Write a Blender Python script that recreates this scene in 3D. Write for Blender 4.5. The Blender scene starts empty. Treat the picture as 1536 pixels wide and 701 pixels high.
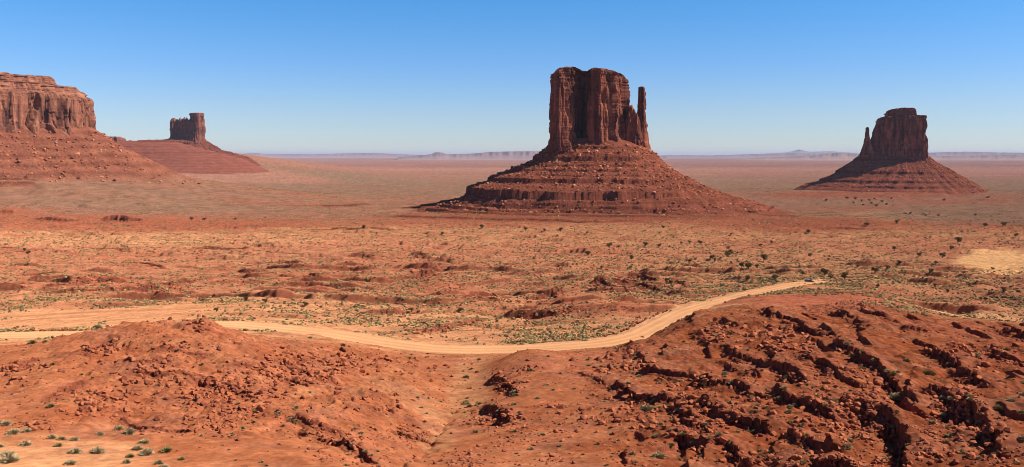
import bpy, bmesh, math, random
import numpy as np
from mathutils import Vector, Matrix

random.seed(7)
rng = np.random.default_rng(11)
S = bpy.context.scene
COL = S.collection
PI = math.pi

# ------------------------------------------------------------------ camera, sky, sun, exposure
F = 1330.0            # focal length in photo pixels (photo 1536 x 701)
CX, HZ = 768.0, 232.0  # centre column and horizon row
cam_d = bpy.data.cameras.new("camera")
cam = bpy.data.objects.new("camera", cam_d)
COL.objects.link(cam)
cam_d.sensor_width = 36.0
cam_d.lens = 36.0 * F / 1536.0
cam_d.shift_y = -(350.5 - HZ) / 1536.0
cam_d.clip_start = 1.0
cam_d.clip_end = 600000.0
cam.location = (0, 0, 0)
cam.rotation_euler = (math.radians(90), 0, 0)
S.camera = cam

HAZE = 1.05e-5
SUN_EL, SUN_AZ = 43.0, -6.0       # azimuth: degrees from +X towards +Y
se, sa = math.radians(SUN_EL), math.radians(SUN_AZ)
SUNV = Vector((math.cos(se) * math.cos(sa), math.cos(se) * math.sin(sa), math.sin(se)))

world = bpy.data.worlds.new("World")
S.world = world
world.use_nodes = True
wn, wl = world.node_tree.nodes, world.node_tree.links
wn.clear()
w_out = wn.new("ShaderNodeOutputWorld")
w_bg = wn.new("ShaderNodeBackground")
w_sky = wn.new("ShaderNodeTexSky")
w_sky.sky_type = 'NISHITA'
w_sky.sun_disc = False
w_sky.sun_elevation = se
w_sky.sun_rotation = math.radians(90.0 - SUN_AZ)
w_sky.altitude = 1700
w_sky.air_density = 1.0
w_sky.dust_density = 0.3
w_sky.ozone_density = 2.0
w_bg.inputs["Strength"].default_value = 0.075
# deeper blue with elevation; unseen sky overhead darkened to cut the shadow fill
w_tc = wn.new("ShaderNodeTexCoord")
w_sep = wn.new("ShaderNodeSeparateXYZ")
w_ramp = wn.new("ShaderNodeValToRGB")
w_mul = wn.new("ShaderNodeMix"); w_mul.data_type = 'RGBA'; w_mul.blend_type = 'MULTIPLY'
w_mul.inputs[0].default_value = 1.0
wl.new(w_tc.outputs["Generated"], w_sep.inputs[0])
wl.new(w_sep.outputs["Z"], w_ramp.inputs[0])
SKY_RAMP = [(0.0, (0.74, 0.80, 0.96)), (0.05, (0.70, 0.82, 1.04)), (0.10, (0.55, 0.83, 1.18)), (0.175, (0.36, 0.87, 1.26)), (0.30, (0.22, 0.46, 0.80)), (0.6, (0.11, 0.23, 0.44))]
els = w_ramp.color_ramp.elements
els[0].position, els[0].color = SKY_RAMP[0][0], (*SKY_RAMP[0][1], 1)
els[1].position, els[1].color = SKY_RAMP[-1][0], (*SKY_RAMP[-1][1], 1)
for p, c in SKY_RAMP[1:-1]:
    e = els.new(p); e.color = (*c, 1)
wl.new(w_sky.outputs[0], w_mul.inputs[6])
wl.new(w_ramp.outputs[0], w_mul.inputs[7])
wl.new(w_mul.outputs[2], w_bg.inputs["Color"])
wl.new(w_bg.outputs[0], w_out.inputs[0])

sun_d = bpy.data.lights.new("sun", 'SUN')
sun_d.energy = 4.8
sun_d.angle = math.radians(0.53)
sun_d.color = (1.0, 0.93, 0.82)
sun = bpy.data.objects.new("sun", sun_d)
COL.objects.link(sun)
sun.location = (0, 0, 500)
sun.rotation_euler = SUNV.to_track_quat('Z', 'Y').to_euler()

S.view_settings.view_transform = 'Standard'
S.view_settings.look = 'None'
S.view_settings.exposure = 0.66
S.view_settings.gamma = 1.0
S.cycles.max_bounces = 4
S.cycles.diffuse_bounces = 1
S.cycles.volume_bounces = 0
S.cycles.use_denoising = True
S.cycles.denoiser = 'OPENIMAGEDENOISE'
S.cycles.denoising_input_passes = 'RGB_ALBEDO_NORMAL'
S.cycles.denoising_prefilter = 'ACCURATE'
S.cycles.filter_width = 0.85

# ------------------------------------------------------------------ noise
_perm = rng.permutation(256).astype(np.int32)
_perm = np.concatenate([_perm, _perm, _perm])
_ga = np.linspace(0, 2 * PI, 256, endpoint=False)
_gx, _gy = np.cos(_ga).astype(np.float32), np.sin(_ga).astype(np.float32)

def pn(x, y, seed=0):
    """2-D gradient noise, about -1..1"""
    x = np.asarray(x, dtype=np.float64) + seed * 17.37
    y = np.asarray(y, dtype=np.float64) + seed * 9.71
    x0 = np.floor(x); y0 = np.floor(y)
    fx = (x - x0).astype(np.float32); fy = (y - y0).astype(np.float32)
    xi = x0.astype(np.int64) & 255; yi = y0.astype(np.int64) & 255
    def g(dx, dy):
        h = _perm[_perm[(xi + dx) & 255] + ((yi + dy) & 255)]
        return _gx[h] * (fx - dx) + _gy[h] * (fy - dy)
    u = fx * fx * fx * (fx * (fx * 6 - 15) + 10)
    v = fy * fy * fy * (fy * (fy * 6 - 15) + 10)
    a = g(0, 0); b = g(1, 0); c = g(0, 1); d = g(1, 1)
    return ((a + u * (b - a)) * (1 - v) + (c + u * (d - c)) * v) * 1.5

def fbm(x, y, octv=4, seed=0, gain=0.5):
    s = 0; a = 1.0; t = 0
    for i in range(octv):
        s = s + a * pn(x, y, seed + i * 3)
        t += a; a *= gain; x = np.asarray(x) * 2.03; y = np.asarray(y) * 2.03
    return s / t

def ridged(x, y, octv=3, seed=0):
    s = 0; a = 1.0; t = 0
    for i in range(octv):
        s = s + a * (1 - np.abs(pn(x, y, seed + i * 3)) * 1.6)
        t += a; a *= 0.5; x = np.asarray(x) * 2.03; y = np.asarray(y) * 2.03
    return s / t

def sstep(a, b, x):
    t = np.clip((x - a) / (b - a), 0, 1)
    return t * t * (3 - 2 * t)

# ------------------------------------------------------------------ mesh and object helpers
def mesh_np(name, V, faces, mats=(), cols=None, smooth=True, midx=None):
    """faces: (M,3) or (M,4) int array"""
    V = np.asarray(V, dtype=np.float32); faces = np.asarray(faces, dtype=np.int32)
    k = faces.shape[1]
    me = bpy.data.meshes.new(name)
    me.vertices.add(len(V)); me.vertices.foreach_set("co", V.ravel())
    me.loops.add(faces.size); me.loops.foreach_set("vertex_index", faces.ravel())
    me.polygons.add(len(faces))
    me.polygons.foreach_set("loop_start", np.arange(0, faces.size, k, dtype=np.int32))
    me.polygons.foreach_set("use_smooth", np.full(len(faces), smooth, dtype=bool))
    for m in mats: me.materials.append(m)
    if midx is not None: me.polygons.foreach_set("material_index", np.asarray(midx, dtype=np.int32))
    me.update(calc_edges=True)
    if cols is not None:
        at = me.color_attributes.new("Col", 'FLOAT_COLOR', 'POINT')
        c4 = np.ones((len(V), 4), dtype=np.float32); c4[:, :3] = cols
        at.data.foreach_set("color", c4.ravel())
    return me

def grid_faces(nr, nc, wrap=False):
    i = np.arange(nr - 1)[:, None]
    if wrap:
        j = np.arange(nc)[None, :]; j1 = (j + 1) % nc
    else:
        j = np.arange(nc - 1)[None, :]; j1 = j + 1
    a = i * nc + j; b = i * nc + j1; c = (i + 1) * nc + j1; d = (i + 1) * nc + j
    return np.stack([a, b, c, d], -1).reshape(-1, 4)

def link(name, me, parent=None, loc=(0, 0, 0)):
    o = bpy.data.objects.new(name, me)
    COL.objects.link(o)
    o.location = loc
    if parent is not None: o.parent = parent
    return o

def tag(o, label=None, cat=None, group=None, kind=None):
    if label: o["label"] = label
    if cat: o["category"] = cat
    if group: o["group"] = group
    if kind: o["kind"] = kind
    return o

def empty(name, loc, rz=0.0):
    o = bpy.data.objects.new(name, None)
    COL.objects.link(o); o.location = loc; o.rotation_euler = (0, 0, rz)
    o.empty_display_size = 0.5
    return o

# ------------------------------------------------------------------ materials
def new_mat(name):
    m = bpy.data.materials.new(name); m.use_nodes = True
    m.node_tree.nodes.clear()
    return m, m.node_tree.nodes, m.node_tree.links

def noise_node(N, L, co, scale, detail=4, rough=0.6, vec_scale=None):
    n = N.new("ShaderNodeTexNoise")
    n.inputs["Scale"].default_value = scale; n.inputs["Detail"].default_value = detail
    n.inputs["Roughness"].default_value = rough
    if vec_scale:
        mp = N.new("ShaderNodeMapping"); mp.inputs["Scale"].default_value = vec_scale
        L.new(co, mp.inputs[0]); L.new(mp.outputs[0], n.inputs["Vector"])
    else:
        L.new(co, n.inputs["Vector"])
    return n

def mixrgb(N, L, mode, fac, a, b):
    m = N.new("ShaderNodeMix"); m.data_type = 'RGBA'; m.blend_type = mode
    for sock, v in ((m.inputs[0], fac), (m.inputs[6], a), (m.inputs[7], b)):
        if isinstance(v, (int, float)): sock.default_value = v
        elif isinstance(v, tuple): sock.default_value = (*v, 1) if len(v) == 3 else v
        else: L.new(v, sock)
    return m.outputs[2]

def remap(N, L, v, a, b, c, d):
    m = N.new("ShaderNodeMapRange")
    m.inputs[1].default_value = a; m.inputs[2].default_value = b
    m.inputs[3].default_value = c; m.inputs[4].default_value = d
    L.new(v, m.inputs[0]); return m.outputs[0]

def soil_material(name, fine=1.6, bump=0.12, amp=0.32, fine2=None):
    """painted per-vertex soil colour broken up by noise at two scales"""
    m, N, L = new_mat(name)
    out = N.new("ShaderNodeOutputMaterial"); bs = N.new("ShaderNodeBsdfDiffuse")
    bs.inputs["Roughness"].default_value = 0.6
    at = N.new("ShaderNodeVertexColor"); at.layer_name = "Col"
    tc = N.new("ShaderNodeTexCoord")
    n1 = noise_node(N, L, tc.outputs["Object"], fine, 6, 0.7)
    n2 = noise_node(N, L, tc.outputs["Object"], fine2 or fine * 0.12, 5, 0.6)
    f1 = remap(N, L, n1.outputs["Fac"], 0.25, 0.75, 1 - amp, 1 + amp)
    f2 = remap(N, L, n2.outputs["Fac"], 0.25, 0.75, 1 - amp * 0.6, 1 + amp * 0.6)
    mm = N.new("ShaderNodeMath"); mm.operation = 'MULTIPLY'
    L.new(f1, mm.inputs[0]); L.new(f2, mm.inputs[1])
    cmb = N.new("ShaderNodeCombineColor")
    for i in range(3): L.new(mm.outputs[0], cmb.inputs[i])
    L.new(mixrgb(N, L, 'MULTIPLY', 1.0, at.outputs["Color"], cmb.outputs[0]), bs.inputs["Color"])
    bp = N.new("ShaderNodeBump"); bp.inputs["Strength"].default_value = 0.6
    bp.inputs["Distance"].default_value = bump
    L.new(n1.outputs["Fac"], bp.inputs["Height"]); L.new(bp.outputs[0], bs.inputs["Normal"])
    L.new(bs.outputs[0], out.inputs[0])
    return m

def cliff_material(name, base, dark, pale, sc):
    """sandstone wall: vertical varnish streaks, faint bedding, patches of fresh rock; sc = metres per feature"""
    m, N, L = new_mat(name)
    out = N.new("ShaderNodeOutputMaterial"); bs = N.new("ShaderNodeBsdfDiffuse")
    bs.inputs["Roughness"].default_value = 0.5
    tc = N.new("ShaderNodeTexCoord"); co = tc.outputs["Object"]
    st = noise_node(N, L, co, 1.0, 5, 0.65, (1 / sc, 1 / sc, 0.12 / sc))
    pa = noise_node(N, L, co, 1.0, 4, 0.6, (0.35 / sc, 0.35 / sc, 0.22 / sc))
    be = noise_node(N, L, co, 1.0, 3, 0.5, (0.05 / sc, 0.05 / sc, 1.1 / sc))
    fi = noise_node(N, L, co, 4.0 / sc, 5, 0.7)
    c = mixrgb(N, L, 'MIX', remap(N, L, st.outputs["Fac"], 0.42, 0.62, 0, 1), base, dark)
    c = mixrgb(N, L, 'MIX', remap(N, L, pa.outputs["Fac"], 0.55, 0.68, 0, 0.75), c, pale)
    f = remap(N, L, be.outputs["Fac"], 0.35, 0.65, 0.82, 1.16)
    f2 = remap(N, L, fi.outputs["Fac"], 0.3, 0.7, 0.78, 1.22)
    mm = N.new("ShaderNodeMath"); mm.operation = 'MULTIPLY'; L.new(f, mm.inputs[0]); L.new(f2, mm.inputs[1])
    cmb = N.new("ShaderNodeCombineColor")
    for i in range(3): L.new(mm.outputs[0], cmb.inputs[i])
    L.new(mixrgb(N, L, 'MULTIPLY', 1.0, c, cmb.outputs[0]), bs.inputs["Color"])
    bp = N.new("ShaderNodeBump"); bp.inputs["Strength"].default_value = 0.7; bp.inputs["Distance"].default_value = sc * 0.12
    L.new(fi.outputs["Fac"], bp.inputs["Height"]); L.new(bp.outputs[0], bs.inputs["Normal"])
    L.new(bs.outputs[0], out.inputs[0])
    return m

def plain_mat(name, a, b, scale, rough=0.8, metal=0.0, coat=0.0, lo=0.35, hi=0.65):
    m, N, L = new_mat(name)
    out = N.new("ShaderNodeOutputMaterial"); bs = N.new("ShaderNodeBsdfPrincipled")
    tc = N.new("ShaderNodeTexCoord")
    n = noise_node(N, L, tc.outputs["Object"], scale, 4, 0.6)
    L.new(mixrgb(N, L, 'MIX', remap(N, L, n.outputs["Fac"], lo, hi, 0, 1), a, b), bs.inputs["Base Color"])
    bs.inputs["Roughness"].default_value = rough; bs.inputs["Metallic"].default_value = metal
    bs.inputs["Specular IOR Level"].default_value = 0.15 if rough > 0.6 else 0.5
    bs.inputs["Coat Weight"].default_value = coat
    L.new(bs.outputs[0], out.inputs[0])
    return m

M_GROUND = soil_material("soil", 1.3, 0.16, 0.30)
M_FARHILL = soil_material("far_rock", 0.004, 1.0, 0.2)
M_TALUS = soil_material("talus_soil", 0.16, 1.2, 0.34, 0.03)
M_ROAD = soil_material("road_dust", 0.7, 0.03, 0.10)
M_CLIFF = cliff_material("sandstone_red", (0.275, 0.093, 0.057), (0.075, 0.028, 0.023), (0.50, 0.185, 0.098), 13)
M_CLIFF_SUN = cliff_material("sandstone_orange", (0.33, 0.13, 0.078), (0.13, 0.052, 0.040), (0.46, 0.20, 0.115), 16)
M_CLIFF_FAR = cliff_material("sandstone_far", (0.27, 0.10, 0.07), (0.16, 0.06, 0.045), (0.38, 0.15, 0.09), 24)
M_ROCK = plain_mat("red_rock", (0.40, 0.125, 0.055), (0.28, 0.08, 0.036), 1.2, 0.9)
M_ROCK2 = plain_mat("orange_rock", (0.42, 0.14, 0.062), (0.27, 0.075, 0.035), 1.5, 0.9)
M_ROCKP = plain_mat("pale_rock", (0.50, 0.22, 0.13), (0.40, 0.16, 0.09), 1.5, 0.9)
M_ROCKD = plain_mat("dark_rock", (0.28, 0.08, 0.040), (0.17, 0.048, 0.028), 1.5, 0.9)
M_LEAF_GREY = plain_mat("sage_leaf", (0.54, 0.40, 0.22), (0.36, 0.27, 0.14), 6, 0.85)
M_LEAF_GREEN = plain_mat("green_leaf", (0.32, 0.245, 0.095), (0.19, 0.15, 0.062), 6, 0.85)
M_LEAF_STRAW = plain_mat("straw_leaf", (0.42, 0.32, 0.14), (0.28, 0.21, 0.085), 6, 0.85)
M_SCRUB = plain_mat("scrub_leaf", (0.22, 0.140, 0.058), (0.12, 0.080, 0.036), 0.21, 0.9)
M_JUNIPER = plain_mat("juniper_leaf", (0.14, 0.105, 0.038), (0.075, 0.060, 0.022), 1.5, 0.85)
M_BARK = plain_mat("juniper_bark", (0.13, 0.09, 0.065), (0.07, 0.05, 0.036), 9, 0.9)

# ------------------------------------------------------------------ the lie of the land
# control rows: photo column -> (distance, photo row) pairs; the height follows from both
CTRL = {
 -260: [(60,790),(84,705),(105,645),(130,600),(155,560),(200,535),(250,512),(300,488),(400,448),(500,425),(700,392)],
 0:   [(60,800),(86,705),(105,642),(128,585),(152,532),(200,522),(250,505),(300,483),(400,446),(500,426),(700,395)],
 110: [(60,800),(87,704),(104,645),(125,585),(150,525),(168,503),(205,516),(250,502),(300,477),(400,444),(500,425),(700,396)],
 200: [(60,810),(88,702),(101,662),(125,590),(150,526),(170,483),(205,512),(250,500),(300,472),(400,442),(500,424),(700,397)],
 290: [(60,815),(88,702),(104,652),(128,585),(150,530),(170,481),(205,514),(252,491),(300,469),(400,443),(500,426),(700,397)],
 400: [(60,815),(88,702),(105,655),(130,595),(160,538),(186,507),(215,508),(250,492),(300,468),(400,441),(500,424),(700,398)],
 500: [(60,820),(89,702),(106,660),(130,607),(160,560),(190,527),(212,515),(243,502),(300,474),(400,444),(500,425),(700,398)],
 600: [(60,825),(91,701),(110,668),(135,622),(165,572),(195,541),(214,528),(231,519),(300,478),(400,447),(500,428),(700,399)],
 685: [(60,830),(93,701),(112,672),(140,624),(170,581),(200,546),(215,533),(228,525),(300,480),(400,449),(500,430),(700,399)],
 790: [(60,825),(93,701),(113,662),(140,608),(165,566),(193,522),(212,533),(229,524),(300,482),(400,450),(500,430),(700,399)],
 880: [(60,815),(94,701),(114,650),(140,598),(165,558),(195,528),(215,526),(235,517),(300,478),(400,450),(500,430),(700,399)],
 965: [(60,805),(94,701),(114,640),(140,584),(165,545),(196,509),(225,512),(257,499),(300,474),(400,446),(500,428),(700,399)],
 1050:[(60,800),(93,701),(113,632),(138,576),(165,534),(198,498),(232,466),(262,474),(305,460),(400,440),(500,424),(700,398)],
 1155:[(60,790),(91,701),(111,625),(134,570),(160,524),(186,492),(208,469),(250,458),(300,447),(370,436),(450,420),(560,410),(700,396)],
 1215:[(60,780),(87,701),(106,630),(130,566),(155,521),(190,489),(230,470),(300,445),(380,428),(430,423),(520,410),(700,395)],
 1310:[(60,770),(83,701),(101,640),(125,572),(150,521),(180,491),(220,468),(280,449),(335,440),(380,442),(440,424),(520,412),(700,396)],
 1400:[(60,760),(81,701),(99,640),(121,580),(146,531),(176,500),(210,484),(250,474),(290,468),(320,468),(400,446),(500,424),(700,396)],
 1480:[(60,755),(79,701),(97,640),(118,585),(143,538),(172,508),(210,491),(255,480),(300,478),(320,476),(400,448),(500,425),(700,394)],
 1560:[(60,750),(78,701),(95,640),(116,590),(140,546),(170,516),(210,499),(260,490),(300,486),(320,484),(400,450),(500,426),(700,393)],
 1800:[(60,740),(80,690),(100,630),(140,550),(210,500),(300,480),(400,452),(500,428),(700,395)],
}
def hz_drop(lnY):
    ys = np.log([400, 500, 700, 1000, 1400, 1900, 2500, 4000, 8000, 20000, 150000])
    return np.interp(lnY, ys, [66, 74, 87.5, 101, 118, 136, 150, 168, 192, 205, 212])

cp = []
for px, rows in CTRL.items():
    for Y, py in rows:
        cp.append(((px - CX) / F, math.log(Y), -(py - HZ) / F * Y))
cp = np.array(cp)
cp = np.vstack([cp, [((px - CX) / F, math.log(30), -26.5 - (px < 500) * 2) for px in CTRL]])
KU, CC = 2.6, 0.05
def _phi(du, dl): return np.sqrt((du * KU) ** 2 + dl ** 2 + CC * CC)
_A = _phi(cp[:, None, 0] - cp[None, :, 0], cp[:, None, 1] - cp[None, :, 1])
_A += np.eye(len(cp)) * -0.002
_n = len(cp)
_P = np.stack([np.ones(_n), cp[:, 0], cp[:, 1]], 1)
_M = np.block([[_A, _P], [_P.T, np.zeros((3, 3))]])
_w = np.linalg.solve(_M, np.concatenate([cp[:, 2], np.zeros(3)]))

CU = np.linspace(-0.86, 0.86, 173); CL = np.linspace(math.log(28), math.log(150000), 430)
_gu, _gl = np.meshgrid(CU, CL)
_q = np.zeros(_gu.shape)
_sel = _gl < math.log(800)
_qu, _ql = _gu[_sel], _gl[_sel]
_val = _w[-3] + _w[-2] * _qu + _w[-1] * _ql
for k in range(_n):
    _val = _val + _w[k] * _phi(_qu - cp[k, 0], _ql - cp[k, 1])
_q[_sel] = _val
_gY = np.exp(_gl); _gX = _gu * _gY
_gen = -hz_drop(_gl)
def bump(X, Y, cx, cy, sx, sy, h): return h * np.exp(-(((X - cx) / sx) ** 2 + ((Y - cy) / sy) ** 2) / 2)
_gen = _gen + bump(_gX, _gY, -1450, 2420, 560, 560, 128) + bump(_gX, _gY, 190, 1800, 340, 260, 24) \
     + bump(_gX, _gY, 1500, 3500, 620, 500, 26) + bump(_gX, _gY, -2750, 7000, 900, 1650, 235)
_gen = _gen + fbm(_gX / 900, _gY / 900, 3, 5) * 9 * sstep(1200, 3500, _gY) * (1 - sstep(9000, 20000, _gY))
_t = sstep(math.log(430), math.log(680), _gl)
COARSE = np.where(_gl < math.log(680), _q * (1 - _t) + _gen * _t, _gen)

def coarse(u, lnY):
    a = np.clip((u - CU[0]) / (CU[1] - CU[0]), 0, len(CU) - 1.001)
    b = np.clip((lnY - CL[0]) / (CL[1] - CL[0]), 0, len(CL) - 1.001)
    i = a.astype(int); j = b.astype(int); fa = a - i; fb = b - j
    def bw(f): return ((1 - f) ** 3 / 6, (3 * f ** 3 - 6 * f ** 2 + 4) / 6, (-3 * f ** 3 + 3 * f ** 2 + 3 * f + 1) / 6, f ** 3 / 6)
    wa, wb = bw(fa), bw(fb); out = 0
    for m in range(4):
        jj = np.clip(j + m - 1, 0, len(CL) - 1); row = 0
        for n in range(4):
            row = row + wa[n] * COARSE[jj, np.clip(i + n - 1, 0, len(CU) - 1)]
        out = out + wb[m] * row
    return out

_scanL = np.linspace(math.log(62), math.log(60000), 6000)
def hit(px, py):
    """world point of the bare land seen at a photo pixel"""
    u = (px - CX) / F
    z = coarse(np.full(_scanL.shape, u), _scanL)
    rows = HZ - F * z / np.exp(_scanL)
    k = np.argmax(rows <= py)
    Y = math.exp(_scanL[k])
    return np.array([u * Y, Y])

# ------------------------------------------------------------------ ground sheet (finest where it is nearest)
us = np.unique(np.concatenate([np.linspace(-0.84, -0.62, 90), np.linspace(-0.62, 0.62, 1460), np.linspace(0.62, 0.84, 90)]))
def logrows(a, b, r): return np.exp(np.arange(math.log(a), math.log(b), r))
Ys = np.concatenate([logrows(30, 68, 0.012), logrows(68, 270, 0.00125), logrows(270, 720, 0.0019),
                     logrows(720, 2600, 0.0042), logrows(2600, 9000, 0.010), logrows(9000, 150000, 0.03)])
NU, NR = len(us), len(Ys)
U, YY = np.meshgrid(us, Ys)
XX = U * YY
LY = np.log(YY)
PX = CX + F * U
Z = coarse(U, LY)
near = int(np.searchsorted(Ys, 300)); mid = int(np.searchsorted(Ys, 1700))

def blob(px, Y, rx, rl, sl=slice(None)):
    return np.exp(-(((PX[sl] - px) / rx) ** 2 + ((LY[sl] - math.log(Y)) / rl) ** 2))

# road lines (photo column, row) -> world
def resample(P, step):
    P = np.asarray(P, float)
    # Catmull-Rom
    Q = np.vstack([2 * P[0] - P[1], P, 2 * P[-1] - P[-2]])
    out = []
    for i in range(1, len(Q) - 2):
        n = max(2, int(np.linalg.norm(Q[i + 1, :2] - Q[i, :2]) / step))
        for t in np.linspace(0, 1, n, endpoint=False):
            a, b, c, d = Q[i - 1], Q[i], Q[i + 1], Q[i + 2]
            out.append(0.5 * ((2 * b) + (-a + c) * t + (2 * a - 5 * b + 4 * c - d) * t * t + (-a + 3 * b - 3 * c + d) * t ** 3))
    out.append(P[-1])
    return np.array(out)

ROAD_PTS = [(-330, 252, 511), (-120, 251, 508), (0, 250, 504), (110, 249, 502), (200, 251, 498), (310, 254, 487), (400, 251, 491),
            (500, 243, 502), (580, 234, 515), (660, 229, 524), (760, 228, 525), (850, 232, 520), (910, 238, 514), (960, 254, 502),
            (990, 274, 487), (1030, 305, 467), (1080, 335, 453), (1140, 366, 438), (1190, 405, 427), (1215, 430, 424), (1230, 448, 421)]
ROAD = resample([((p - CX) / F * Y, Y, -(r - HZ) / F * Y) for p, Y, r in ROAD_PTS], 3.0)
TRACK_PTS = [(1330, 352, 452), (1385, 335, 465), (1430, 322, 474), (1480, 318, 481), (1540, 316, 487), (1640, 312, 492)]
TRACK = resample([((p - CX) / F * Y, Y, -(r - HZ) / F * Y) for p, Y, r in TRACK_PTS], 3.0)

def dist_line(X, Y, line, closed=False):
    """distance to a polyline, signed side, position along it, interpolated z"""
    best = np.full(X.shape, 1e9, np.float32); sgn = np.zeros(X.shape, np.float32)
    par = np.zeros(X.shape, np.float32); zz = np.zeros(X.shape, np.float32)
    acc = 0.0
    for i in range(len(line) - 1):
        a, b = line[i], line[i + 1]
        d = b[:2] - a[:2]; l2 = float(d @ d)
        if l2 < 1e-9: continue
        t = np.clip(((X - a[0]) * d[0] + (Y - a[1]) * d[1]) / l2, 0, 1)
        ex = X - a[0] - t * d[0]; ey = Y - a[1] - t * d[1]
        q = ex * ex + ey * ey
        m = q < best
        best = np.where(m, q, best)
        sgn = np.where(m, np.sign(d[0] * ey - d[1] * ex), sgn)
        par = np.where(m, acc + t * math.sqrt(l2), par)
        if len(a) > 2: zz = np.where(m, a[2] + t * (b[2] - a[2]), zz)
        acc += math.sqrt(l2)
    return np.sqrt(best), sgn, par, zz, acc

# ---- natural relief, from large to small
n_ = slice(0, near); m_ = slice(0, mid)
Xn, Yn, Xm, Ym = XX[n_], YY[n_], XX[m_], YY[m_]
smooth_sand = np.clip(blob(90, 93, 210, 0.13, n_) * 1.3 + blob(700, 165, 70, 0.35, n_) * 1.1 + blob(640, 112, 70, 0.14, n_) + blob(60, 290, 330, 0.12, n_) * 1.2, 0, 1)
right_hill = sstep(880, 1020, PX[n_] + 60 * fbm(Xn / 12, Yn / 12, 2, 8)) * (1 - sstep(235, 275, Yn))
left_ridge = sstep(30, 130, PX[n_]) * (1 - sstep(560, 680, PX[n_])) * sstep(98, 110, Yn) * (1 - sstep(190, 215, Yn))
rough = np.clip(0.45 + 0.75 * right_hill + 0.8 * left_ridge - 0.75 * smooth_sand, 0.06, 1.3).astype(np.float32)

b1 = fbm(Xn / 22, Yn / 22, 2, 21); b2 = fbm(Xn / 7, Yn / 7, 2, 24); b3 = fbm(Xn / 2.3, Yn / 2.3, 2, 27); b4 = pn(Xn / 0.75, Yn / 0.75, 31)
rg = ridged(Xn / 9 + 0.6 * b2, Yn / 13, 2, 33)
Z[n_] += rough * (1.0 * b1 + 0.52 * b2 + 0.24 * b3 + 0.10 * b4) + rough * (0.55 - rg) * 0.5
# little broken benches on the hills, faces towards the sunless side
q = (Xn * 0.86 - Yn * 0.25 + 5.5 * b1 + 2.2 * b2 + 0.5 * b3) / 7.5
fr = q - np.floor(q)
tooth = np.where(fr < 0.05, fr / 0.05, (1 - fr) / 0.95)
pres = sstep(0.05, 0.4, fbm(Xn / 17, Yn / 17, 2, 40) + 0.12 * right_hill)
bench = (tooth - 0.4) * pres * np.clip(rough - 0.35, 0, 1) * 1.1
Z[n_] += bench
Z[n_] += np.clip(left_ridge + 0.4 * right_hill, 0, 1) * (0.5 - ridged(Xn / 2.6 + 0.5 * b2, Yn / 11, 2, 220)) * 0.34
# wash in the middle
wash = np.array([(735, 205), (715, 180), (690, 155), (662, 133), (640, 115), (600, 98), (560, 80)], float)
washw = np.stack([(wash[:, 0] - CX) / F * wash[:, 1], wash[:, 1]], 1)
dw, *_ = dist_line(Xn, Yn, washw)
dw = dw + 1.6 * b2 + 0.8 * b3
Z[n_] -= 0.8 * np.exp(-(dw / 5.5) ** 2) + 0.5 * np.exp(-(dw / 0.7) ** 2) * (Yn < 150)

# broken slickrock country beyond the road
s2 = slice(int(np.searchsorted(Ys, 255)), mid)
X2, Y2 = XX[s2], YY[s2]
c1 = fbm(X2 / 120, Y2 / 120, 2, 50); c2 = fbm(X2 / 38, Y2 / 38, 2, 53); c3 = fbm(X2 / 12, Y2 / 12, 2, 56); c4 = fbm(X2 / 3.5, Y2 / 3.5, 2, 59)
fade = sstep(265, 330, Y2) * (1 - sstep(1300, 1650, Y2))
dune = np.clip(blob(80, 310, 360, 0.16, s2) + blob(1480, 760, 90, 0.12, s2), 0, 1)
rug = np.clip(1 - dune * 1.1, 0.05, 1) * fade * (1 - 0.92 * np.clip(blob(1185, 375, 130, 0.22, s2) * 1.4, 0, 1))
Z[s2] += rug * (3.4 * c1 + 3.0 * c2 + 1.6 * c3 + 0.5 * c4)
def teeth(X, Y, ax, ay, lam, w, front):
    qq = (X * ax + Y * ay + w) / lam
    f = qq - np.floor(qq)
    return np.where(f < front, f / front, (1 - f) / (1 - front))
t1 = teeth(X2, Y2, 0.12, 1.0, 46, 26 * c1 + 12 * c2 + 3 * c3, 0.05)
p1 = sstep(-0.02, 0.25, fbm(X2 / 70, Y2 / 40, 2, 62))
t2 = teeth(X2, Y2, -0.2, 1.0, 19, 20 * c1 + 8 * c2 + 2.5 * c3, 0.07)
p2 = sstep(0.05, 0.32, fbm(X2 / 45, Y2 / 30, 2, 66))
benchm = rug * ((t1 - 0.4) * p1 * 3.9 + (t2 - 0.4) * p2 * 2.0)
Z[s2] += benchm
# plain beyond: low swells and thin rimrock
s3 = slice(mid - 60, NR)
X3, Y3 = XX[s3], YY[s3]
f3 = sstep(1400, 1700, Y3)
Z[s3] += f3 * (1 - sstep(9000, 30000, Y3)) * (2.0 * fbm(X3 / 150, Y3 / 260, 3, 70) + 5 * (teeth(X3, Y3, 0.1, 1.0, 420, 300 * pn(X3 / 600, Y3 / 900, 72) + 60 * pn(X3 / 120, Y3 / 160, 73), 0.03) - 0.4) * sstep(0.0, 0.3, pn(X3 / 500, Y3 / 700, 75)))

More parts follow.
